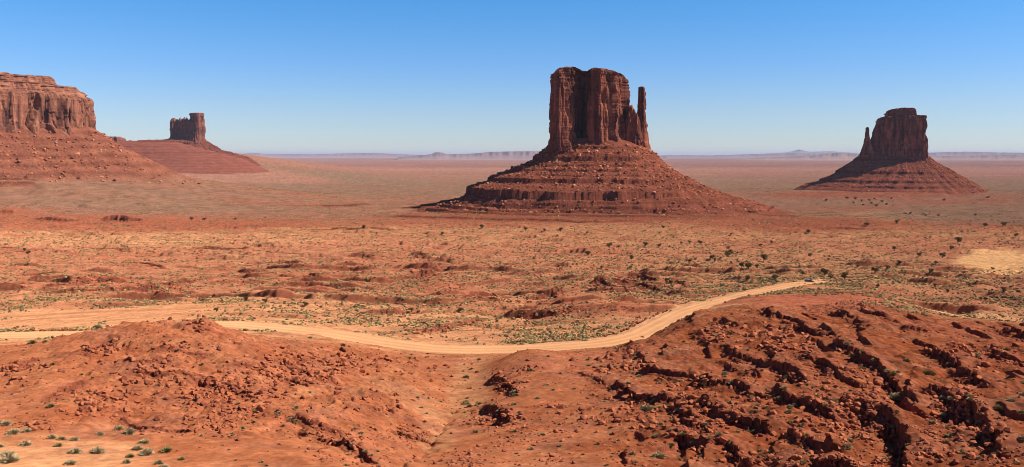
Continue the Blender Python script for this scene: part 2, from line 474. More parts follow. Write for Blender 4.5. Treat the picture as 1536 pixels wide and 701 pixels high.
# ---- the ledges one can point to: (pixels from far/left to near/right, height, length of the back slope)
LEDGES = [
 ([(938,519),(957,531),(967,545),(974,556),(985,559),(1008,561),(1038,565),(1060,572),(1090,582)], 1.35, 10),
 ([(918,571),(938,585),(953,595),(990,598),(1008,609),(1040,625),(1062,633)], 1.7, 10),
 ([(1040,568),(1070,578),(1100,583),(1135,598),(1160,604)], 1.6, 10),
 ([(1076,525),(1110,538),(1140,546),(1178,556),(1205,570),(1232,580)], 1.4, 10),
 ([(1046,605),(1075,620),(1102,631),(1142,642),(1168,652)], 1.9, 9),
 ([(1000,660),(1022,652),(1046,670),(1062,688)], 2.2, 8), ([(1060,668),(1092,673),(1116,690),(1128,704)], 1.5, 7),
 ([(1138,464),(1175,477),(1205,488),(1242,500),(1262,512)], 1.9, 12), ([(1250,472),(1272,477),(1290,489),(1300,500)], 1.4, 9),
 ([(1246,510),(1278,529),(1300,549),(1330,565),(1346,582),(1362,602),(1370,626)], 2.3, 11),
 ([(1362,522),(1395,531),(1420,541),(1438,558),(1470,584),(1496,606)], 1.9, 10),
 ([(1326,618),(1348,645),(1362,672),(1356,705)], 2.9, 9), ([(1150,594),(1195,606),(1222,611),(1240,622),(1262,632)], 2.0, 10),
 ([(1146,545),(1170,558),(1196,573),(1212,586)], 1.3, 8), ([(1160,650),(1192,660),(1215,670),(1240,682)], 1.5, 7),
 ([(1345,498),(1374,502),(1392,497)], 1.3, 7), ([(1500,494),(1522,503),(1550,516)], 2.0, 12),
 ([(1430,616),(1468,633),(1490,660),(1499,694)], 2.2, 9), ([(1220,688),(1258,693),(1295,706)], 1.6, 7),
 ([(1034,502),(1058,514),(1082,526)], 1.2, 8), ([(1205,536),(1232,552),(1252,570)], 1.2, 8), ([(1392,592),(1424,612),(1442,634)], 1.5, 7),
 ([(1285,606),(1312,626),(1330,646)], 1.2, 7), ([(1095,548),(1120,560),(1142,572)], 0.9, 7), ([(1015,634),(1050,645),(1078,653)], 1.0, 7),
 ([(860,560),(890,566),(915,580)], 0.6, 7), ([(1480,520),(1510,540),(1530,560)], 1.2, 8), ([(1300,470),(1330,480),(1350,492)], 0.9, 8),
 ([(738,560),(760,572),(778,596)], 1.6, 6), ([(712,612),(738,612),(770,636)], 2.0, 6),
 ([(0,560),(30,550),(62,536)], 0.9, 6), ([(185,558),(230,562),(285,566),(335,582)], 0.8, 7), ([(335,552),(385,556),(430,566),(470,582)], 0.8, 7), ([(175,545),(215,548),(260,546)], 0.6, 6), ([(220,525),(270,528),(320,540)], 0.5, 6), ([(70,604),(100,585),(135,570)], 0.8, 6), ([(128,525),(148,512),(186,503)], 1.0, 6), ([(293,478),(303,488),(306,502)], 2.0, 9),
 ([(280,560),(330,575),(370,590),(400,600)], 0.9, 5), ([(420,545),(470,560),(510,580)], 0.8, 5), ([(170,620),(230,640),(300,650)], 0.7, 5),
 ([(470,650),(520,665),(570,690)], 1.1, 5), ([(590,640),(620,650),(640,640)], 0.9, 4), ([(430,625),(480,640),(520,650)], 0.8, 4),
 # beyond the road
 ([(610,303),(700,306),(800,309),(940,311)], 5, 60), ([(620,310),(720,314),(850,317),(985,319)], 5, 60), ([(640,318),(760,322),(900,325),(1040,326)], 5, 60), ([(560,325),(700,329),(860,332),(1000,333)], 4, 60), ([(1060,318),(1130,322),(1210,326)], 4, 60), ([(480,310),(520,309),(560,308)], 4, 60),
 ([(-20,266),(30,266),(72,268)], 7, 70), ([(-20,272),(40,272),(62,273)], 6, 60), ([(-20,278),(30,277),(58,277)], 6, 60), ([(225,259),(250,260),(275,260)], 6, 60),
 ([(40,430),(75,424),(110,419),(152,413)], 4.0, 30), ([(60,442),(130,441),(205,437),(255,429),(312,419)], 3.2, 26),
 ([(596,418),(622,413),(640,408),(652,401)], 4.2, 22), ([(610,383),(632,385),(648,391)], 4.5, 24), ([(655,389),(668,392),(680,396)], 4.0, 20),
 ([(890,411),(930,414),(975,419),(1032,432)], 4.0, 26), ([(897,429),(915,434),(945,438)], 4.6, 20), ([(795,455),(820,450),(846,444)], 4.0, 22),
 ([(940,432),(970,434),(1000,440)], 3.2, 20),
 ([(152,328),(188,330),(217,333)], 13, 160), ([(58,328),(90,331),(118,330)], 7, 90), ([(0,318),(22,318)], 9, 100),
 ([(420,417),(455,421),(490,424)], 2.6, 18), ([(520,387),(540,384),(560,390)], 3.6, 20), ([(1225,344),(1262,343),(1300,342)], 5, 70),
 ([(640,375),(690,377),(720,380)], 2.6, 20), ([(300,372),(345,375),(380,376)], 3.4, 30), ([(120,372),(170,375),(200,377)], 3.4, 30),
 ([(680,452),(720,447),(760,440)], 2.4, 16), ([(540,470),(575,468),(600,466)], 2.2, 18), ([(620,500),(660,492),(720,480)], 1.6, 12),
 ([(1010,425),(1030,434),(1045,437)], 2.2, 14), ([(450,345),(520,344),(600,346)], 3.2, 60), ([(0,372),(40,374),(60,372)], 4.2, 40),
 ([(180,400),(215,398),(240,402)], 3.2, 24), ([(380,395),(420,392),(450,398)], 3.0, 24),
]
LEDGE_W = []
ledge_rock = np.zeros(Z.shape, np.float32); far_ledge_shade = np.zeros(Z.shape, np.float32); ledge_cap = np.zeros(Z.shape, np.float32)
for li, (pts, H, Lb) in enumerate(LEDGES):
    P = np.array([hit(a, b) for a, b in pts])
    ymean = P[:, 1].mean()
    P = resample(P, max(1.2, ymean * 0.012))
    LEDGE_W.append((P, H, ymean))
    pad = Lb * 1.6 + 4
    r0, r1 = np.searchsorted(Ys, [P[:, 1].min() - pad, P[:, 1].max() + pad])
    uu = np.concatenate([(P[:, 0] - pad) / (P[:, 1] + pad), (P[:, 0] + pad) / np.maximum(P[:, 1] - pad, 30), (P[:, 0] - pad) / np.maximum(P[:, 1] - pad, 30), (P[:, 0] + pad) / (P[:, 1] + pad)])
    k0, k1 = np.searchsorted(us, [uu.min(), uu.max()])
    if r1 - r0 < 2 or k1 - k0 < 2: continue
    sl = (slice(r0, r1), slice(k0, k1))
    xs, ys = XX[sl], YY[sl]
    sc = ymean / 120.0
    jx = fbm(xs / (4.5 * sc), ys / (4.5 * sc), 3, 80 + li) * 0.8 * sc + pn(xs / (0.9 * sc), ys / (0.9 * sc), 81 + li) * 0.2 * sc
    jb = np.round(pn(xs / (3.6 * sc), ys / (3.6 * sc), 140 + li) * 1.8) * 0.4 * sc
    d, sg, par, _, tot = dist_line(xs, ys, P)
    sd = d * sg + jx + jb
    endt = sstep(0, 0.12, par / tot) * (1 - sstep(0.86, 1.0, par / tot))
    endt = endt * (0.6 + 0.4 * sstep(-0.5, 0.2, pn(par / (6 * sc), par * 0 + li, 190)))
    outside = ((par <= 0.001) | (par >= tot - 0.001)) & (d > 0.6 * sc)
    w = 0.20 * sc ** 0.5
    # a step in the hillside: cut away in front, standing proud behind, in two courses
    back = np.clip(1 - np.abs(sd) / (Lb * np.where(sd > 0, 2.4, 1.3)), 0, 1) ** 1.5
    up = sstep(-w, w * 0.3, sd)
    low = sstep(-w * 0.8 - 0.9 * sc, -0.85 * sc, sd)
    step = 0.72 * up + 0.28 * low - 0.5
    # scree leaning on the foot
    scree = 0.10 * np.exp(-np.abs(sd) / (1.6 * sc)) * (sd < 0)
    h = 0.9 * H * endt * (step * back + scree)
    h = np.where(outside, h * np.exp(-(d / (1.2 * sc)) ** 2), h)
    Z[sl] += h
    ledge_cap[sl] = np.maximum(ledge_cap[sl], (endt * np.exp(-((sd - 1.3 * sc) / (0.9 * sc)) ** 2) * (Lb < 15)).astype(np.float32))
    if Lb >= 16: far_ledge_shade[sl] = np.maximum(far_ledge_shade[sl], (endt * np.exp(-((sd + 0.3) / (0.42 * sc)) ** 2)).astype(np.float32))
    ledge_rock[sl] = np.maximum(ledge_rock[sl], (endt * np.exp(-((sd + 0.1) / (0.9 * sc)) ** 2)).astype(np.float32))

# ---- bed of the road
ra = slice(int(np.searchsorted(Ys, 205)), int(np.searchsorted(Ys, 520)))
dr, _, _, rz_, _ = dist_line(XX[ra], YY[ra], ROAD)
dt, _, _, tz_, _ = dist_line(XX[ra], YY[ra], TRACK)
wr = 1 - sstep(5.6, 11.0, dr)
Z[ra] = Z[ra] * (1 - wr) + (rz_ - 0.12) * wr
wt = 1 - sstep(3.4, 9.0, dt)
Z[ra] = Z[ra] * (1 - wt) + (tz_ - 0.12) * wt
road_near = np.zeros(Z.shape, np.float32); road_near[ra] = np.maximum(1 - sstep(5.0, 9.0, dr), 1 - sstep(3.0, 6.0, dt))

# ---- soil colours (linear albedo)
C_RED = np.array((0.345, 0.113, 0.05)); C_DRED = np.array((0.245, 0.062, 0.024)); C_SAND = np.array((0.51, 0.232, 0.108))
C_PALE = np.array((0.60, 0.31, 0.15)); C_TAN = np.array((0.40, 0.157, 0.08)); C_PLAIN = np.array((0.25, 0.112, 0.068))
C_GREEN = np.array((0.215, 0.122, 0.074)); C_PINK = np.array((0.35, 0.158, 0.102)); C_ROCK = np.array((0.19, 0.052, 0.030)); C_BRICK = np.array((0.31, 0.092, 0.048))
stops = [(30, C_RED), (205, C_RED), (232, C_SAND), (330, C_SAND * 0.95), (430, C_TAN), (600, C_TAN * 0.95), (800, C_TAN), (1000, C_TAN * 1.1), (1250, C_SAND * 0.75),
         (1500, C_BRICK * 0.95), (1900, C_PLAIN), (3000, C_PLAIN), (4300, C_GREEN), (5600, C_GREEN * 1.05), (8000, C_PINK * 0.85), (12000, C_PINK), (16000, C_PLAIN), (26000, C_PINK * 0.8), (60000, C_PLAIN), (150000, C_PLAIN)]
sl_ = np.log([a for a, _ in stops]); sc_ = np.array([c for _, c in stops])
wob = LY + 0.10 * fbm(U * 5, LY * 3, 3, 90) * sstep(5.4, 6.4, LY) + 0.10 * pn(U * 3, LY * 1.5, 93) * sstep(6.5, 7.5, LY)
colr = np.stack([np.interp(wob, sl_, sc_[:, i]) for i in range(3)], -1).astype(np.float32)
def paint(w, c):
    global colr
    w = np.clip(w, 0, 1).astype(np.float32)[..., None]
    colr = colr * (1 - w) + np.asarray(c, np.float32) * w
nz = np.zeros(Z.shape, np.float32); nz[n_] = 0.35 * b1 + 0.25 * b2 + 0.15 * b3
nzm = np.zeros(Z.shape, np.float32)
nzm[s2] = 0.5 * c1 + 0.35 * c2 + 0.2 * c3
def pb(px, Y, rx, rl, c, k=1.0, nn=0.8):
    paint(sstep(0.35, 0.62, blob(px, Y, rx, rl) + nn * (nz + nzm)) * k, c)
# foreground
full_rh = np.zeros(Z.shape, np.float32); full_rh[n_] = right_hill
paint(full_rh * 0.75, C_DRED)  # dark red soil, deepened to carry shade of slopes turned from the sun
pb(1250, 250, 130, 0.2, C_BRICK * 1.12, 0.7); pb(1330, 300, 150, 0.12, C_BRICK * 1.15, 0.7); pb(1480, 190, 120, 0.2, C_BRICK * 1.1, 0.6)
pb(70, 92, 200, 0.12, C_SAND * 1.02, 0.9, 0.4); pb(705, 168, 44, 0.24, C_SAND * 0.86, 0.7); pb(655, 128, 36, 0.14, C_SAND * 0.84, 0.65); pb(600, 150, 80, 0.1, C_SAND * 0.85, 0.5)
pb(860, 108, 80, 0.12, C_RED * 1.15, 0.6); pb(330, 92, 190, 0.08, C_RED * 1.12, 0.5)
pb(880, 175, 90, 0.12, np.array((0.40, 0.135, 0.07)), 0.6)
ww = np.zeros(Z.shape, np.float32); ww[n_] = sstep(0.08, 0.4, fbm(Xn / 16 + 0.5 * b2, Yn / 10, 4, 210))
paint(ww * 0.6, C_DRED * 1.05)
ww[n_] = sstep(0.15, 0.45, fbm(Xn / 9, Yn / 6, 4, 214)); paint(ww * 0.35, C_SAND * 0.9)
ww[n_] = sstep(0.05, 0.3, fbm(Xn / 13, Yn / 7, 4, 230)); paint(ww * 0.5, np.array((0.27, 0.105, 0.062)))
ww[n_] = sstep(0.1, 0.4, fbm(Xn / 5, Yn / 4, 4, 234)); paint(ww * 0.4, np.array((0.42, 0.175, 0.085)))
ww[n_] = sstep(0.0, 0.4, b3 + 0.4 * b2) * np.clip(right_hill + left_ridge, 0, 1); paint(ww * 0.3, C_ROCK * 1.2)
pb(900, 1640, 330, 0.13, C_BRICK * 0.95, 0.9)
pb(1260, 290, 200, 0.17, C_BRICK * 1.3, 0.9)
# beyond the road
pb(60, 305, 340, 0.18, C_SAND * 1.0, 0.95, 0.75); pb(480, 300, 160, 0.12, C_SAND, 0.7); pb(1150, 480, 180, 0.16, C_SAND * 1.0, 0.75); pb(1330, 560, 200, 0.3, C_SAND * 0.85, 0.6)
pb(1500, 760, 70, 0.17, np.array((0.60, 0.30, 0.12)), 0.95, 0.35); pb(1480, 330, 120, 0.05, C_PALE, 0.8)
pb(560, 560, 160, 0.2, C_TAN * 0.9, 0.7); pb(860, 330, 120, 0.12, C_BRICK * 1.2, 0.6); pb(180, 440, 120, 0.1, C_BRICK * 1.2, 0.6); pb(900, 520, 120, 0.14, C_BRICK * 1.1, 0.6)
pb(620, 420, 130, 0.12, C_BRICK * 1.25, 0.5); pb(420, 560, 180, 0.1, C_BRICK * 1.25, 0.5)
pb(180, 1080, 330, 0.12, C_SAND * 0.92, 0.8); pb(500, 1350, 110, 0.12, C_SAND * 0.85, 0.8); pb(900, 1100, 350, 0.14, C_SAND * 0.8, 0.8); pb(120, 1350, 300, 0.10, C_BRICK, 0.85)
pb(1330, 1900, 70, 0.25, C_SAND * 0.8, 0.5); pb(1180, 1500, 150, 0.2, C_BRICK * 0.9, 0.8); pb(720, 1500, 200, 0.12, C_BRICK, 0.7)
pb(1450, 2000, 170, 0.3, np.array((0.22, 0.12, 0.075)), 0.7); pb(200, 1900, 330, 0.25, np.array((0.235, 0.115, 0.072)), 0.8)
# strewn streaks on the bench backs, rimrock on the faces
sp = np.zeros(Z.shape, np.float32); sp[s2] = sstep(0.1, 0.5, fbm(X2 / 30, Y2 / 14, 3, 97)) * fade
paint(sp * 0.55, C_BRICK * 1.05)
sp[:] = 0; sp[s2] = sstep(-0.02, 0.2, fbm(X2 / 160, Y2 / 22, 4, 197)) * fade
paint(sp * 0.5, C_BRICK * 1.1)
sp[:] = 0; sp[s2] = sstep(0.2, 0.5, fbm(X2 / 60, Y2 / 9, 3, 198)) * fade
paint(sp * 0.6, C_ROCK * 1.25)
sp[:] = 0; sp[s2] = sstep(0.15, 0.5, fbm(X2 / 22, Y2 / 11, 3, 99)) * fade
paint(sp * 0.5, C_SAND)
far_st = sstep(0.05, 0.4, fbm(XX[s3] / 420, YY[s3] / 260, 3, 101)) * f3
tmp = np.zeros(Z.shape, np.float32); tmp[s3] = far_st * (1 - sstep(6000, 12000, Y3)); paint(tmp * 0.5, C_BRICK * 0.95)
tmp[:] = 0; tmp[s3] = sstep(0.1, 0.45, fbm(XX[s3] / 1500, YY[s3] / 700, 3, 103)) * f3; paint(tmp * 0.55, C_GREEN)
tmp[:] = 0; tmp[s3] = sstep(0.2, 0.45, fbm(XX[s3] / 1700, YY[s3] / 1100, 3, 105)) * sstep(5000, 9000, Y3); paint(tmp * 0.7, C_PINK * 1.05)
pb(330, 8200, 330, 0.3, np.array((0.30, 0.135, 0.088)), 0.9, 0.0); pb(150, 3600, 330, 0.35, C_PLAIN, 0.9, 0.0); pb(330, 5200, 200, 0.16, C_PINK * 0.95, 0.7, 0.0)
pb(1500, 745, 80, 0.22, np.array((0.64, 0.335, 0.145)), 1.0, 0.12)
pb(870, 1600, 290, 0.11, C_BRICK * 0.72, 0.95, 0.35); pb(1220, 1480, 130, 0.1, C_BRICK * 0.85, 0.8, 0.5); pb(300, 1420, 330, 0.07, C_BRICK * 0.95, 0.8, 0.5)
pb(1180, 640, 330, 0.38, C_SAND * 0.9, 0.5, 0.9); pb(130, 1020, 300, 0.10, C_SAND * 0.95, 0.6, 0.7)
pb(1310, 3150, 200, 0.07, C_BRICK * 0.85, 0.8, 0.3)
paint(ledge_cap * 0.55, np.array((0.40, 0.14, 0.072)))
paint(ledge_rock * 0.75, C_ROCK)  # rock of the ledge faces, its tone darkened to deepen their shade
paint(far_ledge_shade * 0.9, C_ROCK * 0.5)  # shade painted onto the far ledge faces, darker than their rock
# steep rock
gz = np.gradient(Z, axis=0) / np.gradient(YY, axis=0)
gx = np.gradient(Z, axis=1) / np.maximum(np.gradient(XX, axis=1), 1e-3)
steep = sstep(0.55, 1.3, np.sqrt(gz * gz + gx * gx)) * (YY < 1700)
paint(steep * 0.7, C_ROCK * 1.05)
paint(road_near * 0.8, C_PALE * 0.95)
dsp = np.ones(Z.shape, np.float32)
dsp[m_] = 1 + 0.12 * pn(Xm / 0.8, Ym / 0.8, 116) * (Ym < 240) + 0.17 * pn(Xm / 5, Ym / 5, 110) + 0.2 * pn(Xm / 1.6, Ym / 1.6, 112) + 0.22 * pn(Xm / 3.1, Ym / 3.1, 113) * sstep(300, 600, Ym)
dsp[s3] *= (1 + f3 * (0.26 * pn(X3 / 18, Y3 / 30, 114) + 0.16 * pn(X3 / 60, Y3 / 90, 115)))
colr *= dsp[..., None]

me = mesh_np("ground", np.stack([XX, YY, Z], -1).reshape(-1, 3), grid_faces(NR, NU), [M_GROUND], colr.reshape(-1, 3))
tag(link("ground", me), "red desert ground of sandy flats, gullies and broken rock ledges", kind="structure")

lnYs = np.log(Ys)
def ground_z(X, Y):
    X = np.asarray(X, float); Y = np.asarray(Y, float)
    a = np.clip(np.interp(X / Y, us, np.arange(NU)), 0, NU - 1.001); b = np.clip(np.interp(np.log(Y), lnYs, np.arange(NR)), 0, NR - 1.001)
    i = a.astype(int); j = b.astype(int); fa = a - i; fb = b - j
    return (Z[j, i] * (1 - fa) + Z[j, i + 1] * fa) * (1 - fb) + (Z[j + 1, i] * (1 - fa) + Z[j + 1, i + 1] * fa) * fb

VIS = np.minimum.accumulate(HZ - F * Z / YY, axis=0)
def see(px, py):
    """point of the finished ground seen at a photo pixel"""
    u = (px - CX) / F
    c = int(np.clip(np.searchsorted(us, u), 0, NU - 1))
    k = int(np.argmax(VIS[:, c] <= py))
    Y = Ys[k]
    return u * Y, Y

# ------------------------------------------------------------------ road surfaces
def ribbon(line, half, name):
    L = line[:, :2]
    T = np.gradient(L, axis=0); T /= np.linalg.norm(T, axis=1)[:, None]
    Nn = np.stack([-T[:, 1], T[:, 0]], 1)
    k = 13
    offs = np.linspace(-1, 1, k)
    s = np.arange(len(L)) * 3.0
    wl_ = half + 1.3 * fbm(s / 14, s * 0 + 1, 4, 120, 0.7); wr_ = half + 1.3 * fbm(s / 14, s * 0 + 5, 3, 122)
    V = []; cs = []
    for j, o in enumerate(offs):
        w = np.where(o < 0, wr_, wl_) * o
        x = L[:, 0] + Nn[:, 0] * w; y = L[:, 1] + Nn[:, 1] * w
        edge = abs(o) > 0.99
        z = line[:, 2] + (0.06 + 0.10 * (abs(o) > 0.7) * (1 - abs(o)) * 3 + 0.03 * pn(x / 2.5, y / 2.5, 124)) - (0.45 if edge else 0.0)
        V.append(np.stack([x, y, z], 1))
        rut = 1 + 0.10 * math.cos(o * 11) + 0.16 * fbm(s / 18, s * 0 + o * 1.5, 3, 126) - 0.06 * (abs(o) > 0.8)
        cs.append((C_PALE * np.array((1.03, 1.0, 0.98)))[None, :] * rut[:, None])
    V = np.stack(V, 1); cs = np.stack(cs, 1)
    return mesh_np(name, V.reshape(-1, 3), grid_faces(len(L), k)[:, ::-1], [M_ROAD], cs.reshape(-1, 3))
tag(link("road", ribbon(ROAD, 5.2, "road")), "pale graded dirt road sweeping in a long bend across the valley", kind="structure")
tag(link("road", ribbon(TRACK, 2.8, "road")), "short stretch of pale dirt road reappearing beyond the ledgy hill", kind="structure")

# ------------------------------------------------------------------ buttes
def spline_closed(P, n):
    P = np.asarray(P, float); m = len(P)
    out = []
    seg = np.linalg.norm(np.roll(P, -1, 0) - P, axis=1)
    cnt = np.maximum(2, np.round(n * seg / seg.sum()).astype(int))
    for i in range(m):
        a, b, c, d = P[i - 1], P[i], P[(i + 1) % m], P[(i + 2) % m]
        for t in np.linspace(0, 1, cnt[i], endpoint=False):
            cr = 0.5 * ((2 * b) + (-a + c) * t + (2 * a - 5 * b + 4 * c - d) * t * t + (-a + 3 * b - 3 * c + d) * t ** 3)
            out.append(0.55 * cr + 0.45 * (b + (c - b) * t))
    return np.array(out)

def facets(s, total, lo, hi, amp, r):
    """flat fracture planes along a wall, some meeting in a step, some in an edge"""
    ks = [0.0]
    while ks[-1] < total: ks.append(ks[-1] + r.uniform(lo, hi))
    ks = np.array(ks); n = len(ks)
    va = r.normal(0, amp * 0.6, n); vb = np.where(r.random(n) < 0.5, va, va + r.normal(0, amp * 0.8, n))
    out = np.zeros_like(s)
    idx = np.clip(np.searchsorted(ks, s, side='right') - 1, 0, n - 2)
    f = (s - ks[idx]) / (ks[idx + 1] - ks[idx])
    return vb[idx] * (1 - f) + va[idx + 1] * f

def cliff_mesh(name, plan, zb, ztop, mat, n=520, nz=150, sc=1.0, flare=6, fp=3.0, taper=4, round_r=4, seed=0, crev=1.0, cap=14, capk=1.0, bed=1.0):
    """vertical sandstone wall grown from its ground plan, with columns, cracks and bedding; ztop(x, y) gives the rim"""
    P = spline_closed(plan, n); n = len(P)
    T = np.roll(P, -1, 0) - np.roll(P, 1, 0); T /= np.linalg.norm(T, axis=1)[:, None]
    Nn = np.stack([T[:, 1], -T[:, 0]], 1)
    for _ in range(8): Nn = (np.roll(Nn, 1, 0) + Nn + np.roll(Nn, -1, 0)) / 3
    Nn /= np.linalg.norm(Nn, axis=1)[:, None]
    s = np.concatenate([[0], np.cumsum(np.linalg.norm(np.diff(P, axis=0), axis=1))])
    zt = ztop(P[:, 0], P[:, 1])
    t = np.linspace(0, 1, nz)
    Zg = zb + t[:, None] * (zt - zb)[None, :]
    Sg = np.broadcast_to(s[None, :], Zg.shape)
    tg = np.broadcast_to(t[:, None], Zg.shape)
    A = sc
    o = flare * (1 - tg) ** fp - taper * tg
    r_ = np.random.default_rng(seed); tot_ = float(s[-1]) * 1.05
    Sw = np.clip(Sg + 2.5 * A * pn(Zg / (34 * A), Sg / (60 * A), seed + 14), 0, None)
    up_ = sstep(-0.08, 0.08, pn(Sg / (40 * A), Zg / (55 * A), seed + 15) + (tg - 0.5) * 0.7)
    o = o + facets(Sw, tot_, 14 * A, 42 * A, 8.0 * A, r_)
    o = o + facets(Sw, tot_, 5 * A, 15 * A, 4.0 * A, r_) * (1 - up_) + facets(Sw, tot_, 6 * A, 18 * A, 4.0 * A, r_) * up_
    o = o + 2.5 * A * pn(Sg / (34 * A), Zg / (220 * A), seed) + 1.4 * A * (0.55 - np.abs(pn(Sg / (9 * A), Zg / (90 * A), seed + 1)) * 1.3)
    o = o + 0.9 * A * pn(Sg / (5 * A), Zg / (30 * A), seed + 2) + 0.6 * A * pn(Sg / (3.0 * A), Zg / (9 * A), seed + 3)
    # cracks
    cr = np.abs(pn(Sg / (26 * A) + 0.25 * pn(Zg / (40 * A), Sg / (30 * A), seed + 9), Zg / (300 * A), seed + 4))
    o = o - crev * 8 * A * (1 - sstep(0.0, 0.10, cr)) * sstep(-0.35, 0.2, pn(Sg / (50 * A), Zg / (90 * A), seed + 5))
    # hollows where slabs fell away
    o = o - 3.4 * A * sstep(0.22, 0.30, pn(Sg / (22 * A), Zg / (48 * A), seed + 6)) - 2.0 * A * sstep(0.2, 0.26, pn(Sg / (10 * A), Zg / (30 * A), seed + 7))
    # bedding
    o = o + bed * A * (1.1 * np.sign(pn(Sg / (300 * A), Zg / (5 * A), seed + 8)) * sstep(0.78, 0.95, tg) + 0.9 * pn(Sg / (200 * A), Zg / (4.2 * A), seed + 10) + 1.6 * sstep(0.12, 0.02, tg) * (pn(Sg / (9 * A), Zg / (5 * A), seed + 11) + 0.5))
    rr = np.clip((tg - (1 - round_r / np.maximum(zt - zb, 1)[None, :])) * np.maximum(zt - zb, 1)[None, :] / round_r, 0, 1)
    o = o - round_r * 0.8 * (1 - np.sqrt(np.clip(1 - rr * rr, 0, 1)))
    X = P[None, :, 0] + Nn[None, :, 0] * o; Y = P[None, :, 1] + Nn[None, :, 1] * o
    rows = [np.stack([X, Y, Zg], -1)]
    rim = rows[0][-1]; cen = np.array([P[:, 0].mean(), P[:, 1].mean()])
    ring = []
    for k in range(1, cap + 1):
        f = k / cap
        xy = rim[:, :2] * (1 - f) + cen * f
        zz = ztop(xy[:, 0], xy[:, 1]) + capk * A * (1.6 * (pn(xy[:, 0] / (9 * A), xy[:, 1] / (9 * A), seed + 12) + 0.3) * sstep(0, 0.3, f) + min(1, f * 3) * 1.5)
        ring.append(np.stack([xy[:, 0], xy[:, 1], zz], -1))
    V = np.concatenate([rows[0], np.stack(ring)], 0)
    return mesh_np(name, V.reshape(-1, 3), grid_faces(V.shape[0], n, True), [mat])

